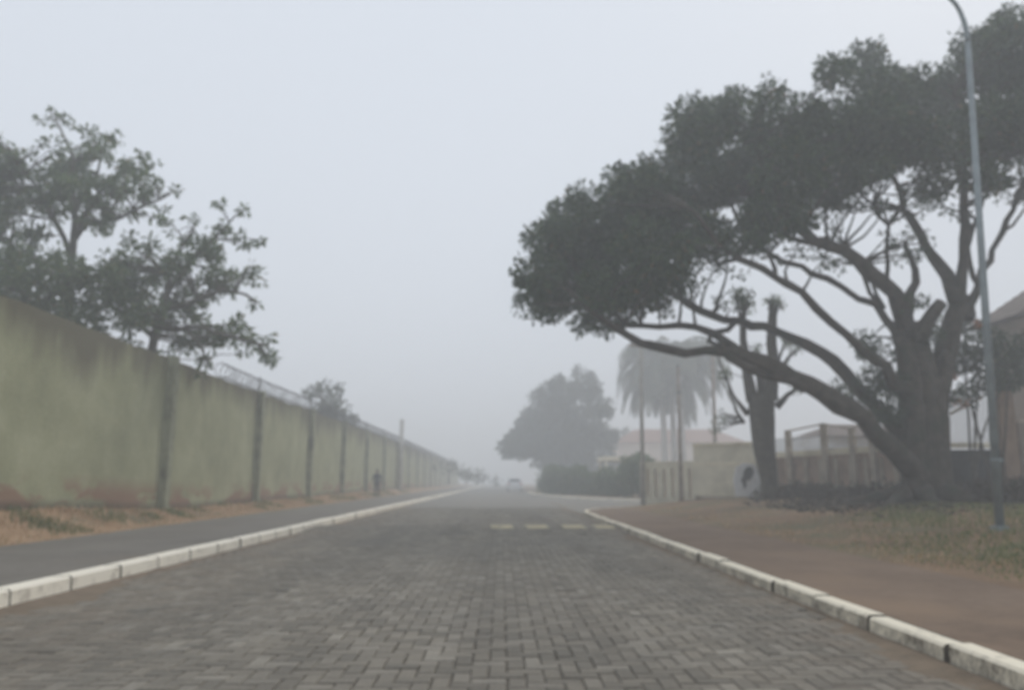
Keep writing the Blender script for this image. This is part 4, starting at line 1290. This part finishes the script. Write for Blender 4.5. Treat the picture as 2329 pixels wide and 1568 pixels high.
def blades(n, sampler, hfun, zfun, r, w=.012):
    xy = sampler(n)
    n = len(xy)
    z = zfun(xy[:, 0], xy[:, 1])
    h = hfun(xy) * r.uniform(.5, 1.3, n)
    az = r.uniform(0, 2 * np.pi, n); lean = r.normal(0, .45, (n, 2)) * h[:, None]
    dx, dy = np.cos(az) * w, np.sin(az) * w
    v = np.empty((n, 4, 3))
    v[:, 0] = np.stack([xy[:, 0] - dx, xy[:, 1] - dy, z - .01], 1)
    v[:, 1] = np.stack([xy[:, 0] + dx, xy[:, 1] + dy, z - .01], 1)
    v[:, 2] = np.stack([xy[:, 0] + dx * .5 + lean[:, 0] * .6, xy[:, 1] + dy * .5 + lean[:, 1] * .6, z + h * .7], 1)
    v[:, 3] = np.stack([xy[:, 0] + lean[:, 0], xy[:, 1] + lean[:, 1], z + h], 1)
    return v.reshape(-1, 3)
rg = np.random.default_rng(131)
def clumpy(x0, x1, y0, y1, ncl, spread, dens=None):
    def f(n):
        c = np.stack([rg.uniform(x0, x1, ncl), y0 + (y1 - y0) * rg.uniform(0, 1, ncl) ** 1.4], 1)
        if dens is not None: c = c[dens(c[:, 0], c[:, 1])]
        i = rg.integers(len(c), size=n)
        p = c[i] + rg.normal(0, spread, (n, 2))
        return p[(p[:, 0] > x0) & (p[:, 0] < x1)]
    return f
bl = blades(11000, clumpy(-8.95, -7.5, 9, 60, 500, .2), lambda p: .035 + .06 * smooth01((-7.6 - p[:, 0]) / 1.0), left_z, rg)
tag(leaf_object('dry_grass', bl, M['straw'], None), 'dry straw coloured grass on the strip below the long wall', 'grass', kind='stuff')
bl = blades(4000, clumpy(-8.95, -7.7, 9, 70, 45, .2), lambda p: np.full(len(p), .13), left_z, rg)
tag(leaf_object('green_grass', bl, M['green_grass'], None), 'green weed tufts at the foot of the long wall', 'grass', kind='stuff')
bl = blades(20000, clumpy(5.0, 17, 7.5, 20, 900, .3, lambda x, y: (x + rg.normal(0, .45, len(x)) > .49 * y + .15)), lambda p: .035 + .055 * smooth01((p[:, 0] - 5.2) / 2), right_z, rg)
tag(leaf_object('green_grass', bl, M['green_grass'], None), 'short green grass on the verge around the lamp post', 'grass', kind='stuff')
bl = blades(6000, clumpy(4.7, 13, 9, 30, 500, .3), lambda p: np.full(len(p), .055), right_z, rg, .01)
tag(leaf_object('dry_grass', bl, M['straw'], None), 'sparse dry grass on the brown verge in front of the trees', 'grass', kind='stuff')

# ------------------------------------------------------------------ poles
lp_ = thing('street_lamp', 'tall grey galvanised lamp post with a curved arm on the right verge', 'street lamp', (7.95, 12.5, .2))
base = at(2275, 1225, 12.5); top = at(2200, 90, 12.5)
bz = float(right_z(np.array(base.x), np.array(12.5)))
MB().tube([(base.x, 12.5, bz - .2), (base.x + (top.x - base.x) * .5, 12.5, (bz + top.z) / 2), (top.x, 12.5, top.z)], [.07, .058, .045], 16).build('pole', M['galv'], lp_, True)
MB().tube([(base.x, 12.5, bz - .05), (base.x, 12.5, bz + .06)], [.13, .13], 14).build('base_plate', M['galv'], lp_)
a1, a2 = at(2190, 45, 12.5), at(2163, 0, 12.5)
p, q = spline([(top.x, 12.5, top.z - .05), (a1.x, 12.5, a1.z), (a2.x, 12.5, a2.z), (a2.x - .55, 12.5, a2.z + .42), (a2.x - 1.5, 12.5, a2.z + .62)], [.05, .042, .036, .032, .03], .1)
MB().tube(p, q, 12).build('arm', M['galv'], lp_, True)
hx = a2.x - 1.5
hp = []
m = MB()
for t, wd, ht in ((0, .05, .05), (.12, .1, .07), (.35, .15, .09), (.6, .13, .07), (.75, .04, .03)):
    hp.append((hx - t, 12.5, a2.z + .63, wd))
m.tube([(x, y, z) for x, y, z, w in hp], [w for *_, w in hp], 10).build('lamp_head', M['galv'], lp_, True)
cl = at(2285, 1045, 12.5)
cx = base.x + (top.x - base.x) * (cl.z - bz) / (top.z - bz)
MB().tube([(cx, 12.5, cl.z - .02), (cx, 12.5, cl.z + .02)], [.071, .071], 14).box(cx + .06, cx + .11, 12.46, 12.5, cl.z - .03, cl.z + .03).build('clamp', M['galv'], lp_)

def slim_pole(name, label, cat, px, pyb, pyt, Y, w0, w1, mat, zb=None, group=None):
    a, b = at(px, pyb, Y), at(px - (px - 1164) * .02, pyt, Y)
    root = thing(name, label, cat, (a.x, Y, a.z), group)
    MB().tube([(a.x, Y, a.z - .2), ((a.x + b.x) / 2, Y, (a.z + b.z) / 2), (b.x, Y, b.z)], [w0, (w0 + w1) / 2, w1], 12).build('pole', mat, root, True)
    return root, a, b
o, a, b = slim_pole('utility_pole', 'slim grey utility pole at the corner of the cream wall', 'utility pole', 1462, 1143, 770, 33.4, .1, .07, M['conc_pole'])
MB().box(b.x - .5, b.x + .5, b.y - .05, b.y + .05, b.z - .35, b.z - .25).build('crossarm', M['pole_dark'], o)
for s in (-.42, 0, .42):
    MB().tube([(b.x + s, b.y, b.z - .25), (b.x + s, b.y, b.z - .12)], [.03, .045], 8).build('insulator', M['white'], o)
o, a, b = slim_pole('utility_pole', 'plain thin brownish pole in front of the pink panels of the cream wall', 'utility pole', 1549, 1136, 832, 32.6, .1, .06, M['pole_dark'])
MB().tube([(b.x, b.y, b.z - .02), (b.x, b.y, b.z + .05)], [.075, .05], 10).build('cap', M['galv'], o)
MB().tube([(b.x, b.y, b.z - 1.2), (b.x, b.y, b.z - 1.1)], [.085, .085], 10).build('clamp', M['galv'], o)
o, a, b = slim_pole('utility_pole', 'thin dark pole rising behind the cream wall left of the pollarded tree', 'utility pole', 1628, 1090, 778, 38, .11, .08, M['pole_dark'])
MB().box(b.x - .45, b.x + .45, b.y - .05, b.y + .05, b.z - .3, b.z - .2).build('crossarm', M['pole_dark'], o)
o, a, b = slim_pole('utility_pole', 'lone hazy pole standing just in front of the far part of the wall', 'utility pole', 909, 1112, 955, 66.4, .2, .17, M['conc_pole'])
MB().box(b.x - .16, b.x + .16, b.y - .16, b.y + .16, b.z, b.z + .08).build('cap', M['conc_pole'], o)

# ------------------------------------------------------------------ the car far up the road
def make_car(label, x, y):
    root = thing('parked_car', label, 'car', (x, y, 0))
    w, L = .86, 2.0
    prof = [(-L, .32), (-L, .75), (-L + .12, .95), (-L + .3, 1.0), (-L + .62, 1.42), (-.2, 1.48), (.45, 1.42), (1.1, .98), (L - .1, .85), (L, .68), (L, .32)]
    m = MB(); vs = []
    ins = lambda z: w if z < 1.0 else w - (z - 1.0) * .38
    for s in (-1, 1):
        for (py_, z) in prof: vs.append((x + s * ins(z), y + py_, z))
    n = len(prof)
    fs = [list(range(n)), [n + i for i in reversed(range(n))]] + [[i, n + i, n + (i + 1) % n, (i + 1) % n] for i in range(n)]
    m.add(vs, fs).build('body', M['car'], root)
    # rear screen, side glass
    MB().add([(x - .66, y - L + .335, 1.06), (x + .66, y - L + .335, 1.06), (x + .56, y - L + .575, 1.385), (x - .56, y - L + .575, 1.385)], [(0, 1, 2, 3)]).add(
        [(x - .66, y - L + .3, 1.05), (x + .66, y - L + .3, 1.05), (x + .56, y - L + .54, 1.375), (x - .56, y - L + .54, 1.375)], [(0, 1, 2, 3)]).build('rear_window', M['glass'], root)
    for s in (-1, 1):
        xx = lambda z: x + s * (ins(z) + .012)
        MB().add([(xx(1.05), y - 1.35, 1.05), (xx(1.05), y + .9, 1.05), (xx(1.38), y + .4, 1.38), (xx(1.38), y - 1.15, 1.38)], [(0, 1, 2, 3)]).build('side_window', M['glass'], root)
        MB().box(x + s * .72 - .12, x + s * .72 + .12, y - L - .02, y - L + .02, .74, .93).build('tail_light', M['red'], root)
        for yy in (-1.25, 1.25):
            t = MB().tube([(x + s * .68, y + yy, .31), (x + s * .88, y + yy, .31)], [.31, .31], 18).build('wheel', M['tyre'], root)
            MB().tube([(x + s * .87, y + yy, .31), (x + s * .895, y + yy, .31)], [.19, .19], 14).build('rim', M['galv'], t)
    MB().box(x - .8, x + .8, y - L - .05, y - L + .05, .36, .56).build('bumper', M['car'], root)
    MB().box(x - .24, x + .24, y - L - .055, y - L - .05 + .003, .62, .74).build('number_plate', M['white'], root)
    return root
make_car('white hatchback seen from behind far up the foggy road', 1.55, 92)

# ------------------------------------------------------------------ pedestrian by the wall
def person(x, y, z):
    root = thing('person', 'person in dark blue top and dark trousers walking along the foot of the wall', 'person', (x, y, z))
    H = 1.72
    J = {'pelvis': (0, 0, .93, .145), 'waist': (0, .01, 1.08, .125), 'chest': (0, .02, 1.30, .15), 'neck0': (0, .03, 1.46, .075), 'neck': (0, .035, 1.52, .055), 'head': (0, .05, 1.60, .088), 'top': (0, .045, 1.68, .07)}
    for s, S_ in ((-1, 'l'), (1, 'r')):
        f = s * .18       # stride
        J['sh' + S_] = (s * .19, .02, 1.40, .065); J['el' + S_] = (s * .235, .02 - f * .5, 1.12, .048); J['wr' + S_] = (s * .22, .1 - f * .9, .90, .034); J['ha' + S_] = (s * .215, .12 - f * 1.0, .82, .036)
        J['hip' + S_] = (s * .095, 0, .86, .095); J['kn' + S_] = (s * .1, .04 + f * .7, .49, .065); J['an' + S_] = (s * .1, -.02 + f * 1.4, .09, .045); J['to' + S_] = (s * .11, .14 + f * 1.4, .04, .04)
    names = list(J); E = [('pelvis', 'waist'), ('waist', 'chest'), ('chest', 'neck0'), ('neck0', 'neck'), ('neck', 'head'), ('head', 'top')]
    for S_ in 'lr':
        E += [('chest', 'sh' + S_), ('sh' + S_, 'el' + S_), ('el' + S_, 'wr' + S_), ('wr' + S_, 'ha' + S_), ('pelvis', 'hip' + S_), ('hip' + S_, 'kn' + S_), ('kn' + S_, 'an' + S_), ('an' + S_, 'to' + S_)]
    me = bpy.data.meshes.new('body')
    me.from_pydata([J[n][:3] for n in names], [(names.index(a), names.index(b)) for a, b in E], [])
    o = bpy.data.objects.new('body', me); col.objects.link(o)
    sk = o.modifiers.new('skin', 'SKIN'); sk.use_smooth_shade = True
    for i, n_ in enumerate(names):
        sv_ = me.skin_vertices[0].data[i]; r_ = J[n_][3]
        sv_.radius = (r_, r_ * (.72 if n_ in ('chest', 'waist', 'pelvis') else 1)); sv_.use_root = (n_ == 'pelvis')
    o.modifiers.new('sub', 'SUBSURF').levels = 1
    dg = bpy.context.evaluated_depsgraph_get()
    bm_ = bpy.data.meshes.new_from_object(o.evaluated_get(dg))
    bpy.data.objects.remove(o)
    bm_.name = 'body'
    for mm in (M['skin'], M['navy'], M['darktrouser'], M['shoe']): bm_.materials.append(mm)
    for p_ in bm_.polygons:
        c = p_.center
        if c.z > 1.47: p_.material_index = 0
        elif c.z > .9 and not (abs(c.x) > .17 and c.z < .93): p_.material_index = 1
        elif abs(c.x) > .17 and c.z > .7: p_.material_index = 0
        elif c.z > .1: p_.material_index = 2
        else: p_.material_index = 3
    b = bpy.data.objects.new('body', bm_); col.objects.link(b); b.parent = root
    # hair cap
    m = MB(); vs = []; fs = []
    nu, nv_ = 12, 5
    for j in range(nv_ + 1):
        th = j / nv_ * 1.75
        for i in range(nu):
            a = 2 * math.pi * i / nu
            vs.append((.1 * math.sin(th) * math.cos(a), .035 + .105 * math.sin(th) * math.sin(a) - .02 * th, 1.63 + .1 * math.cos(th)))
    for j in range(nv_):
        for i in range(nu):
            fs.append((j * nu + i, (j + 1) * nu + i, (j + 1) * nu + (i + 1) % nu, j * nu + (i + 1) % nu))
    me = fast_mesh('hair', vs, [i for f in fs for i in f], [4] * len(fs), smooth=True); me.materials.append(M['hair'])
    h = bpy.data.objects.new('hair', me); col.objects.link(h); h.parent = root
    root.rotation_euler = (0, 0, rad(8))
    return root
yp = 47.5
xp = at(857, 1100, yp).x
person(xp, yp, float(left_z(np.array(xp), np.array(yp))) - .02)

# ------------------------------------------------------------------ fog
HZ_TOP = 20.5
hz = MB().box(-255, 255, -45, 335, -1.1, HZ_TOP)
ht = NT('fog_air')
ht.t.nodes.remove(ht.b)
pv = ht.n('ShaderNodeVolumePrincipled')
pv.inputs['Color'].default_value = (.95, .975, 1.0, 1)
pv.inputs['Density'].default_value = .0091
pv.inputs['Anisotropy'].default_value = .15
ht.l(pv.outputs[0], ht.out.inputs['Volume'])
try: ht.m.cycles.homogeneous_volume = True
except Exception: pass
hz = hz.build('haze', ht.m)
tag(hz, 'pale morning fog filling the street', kind='stuff')
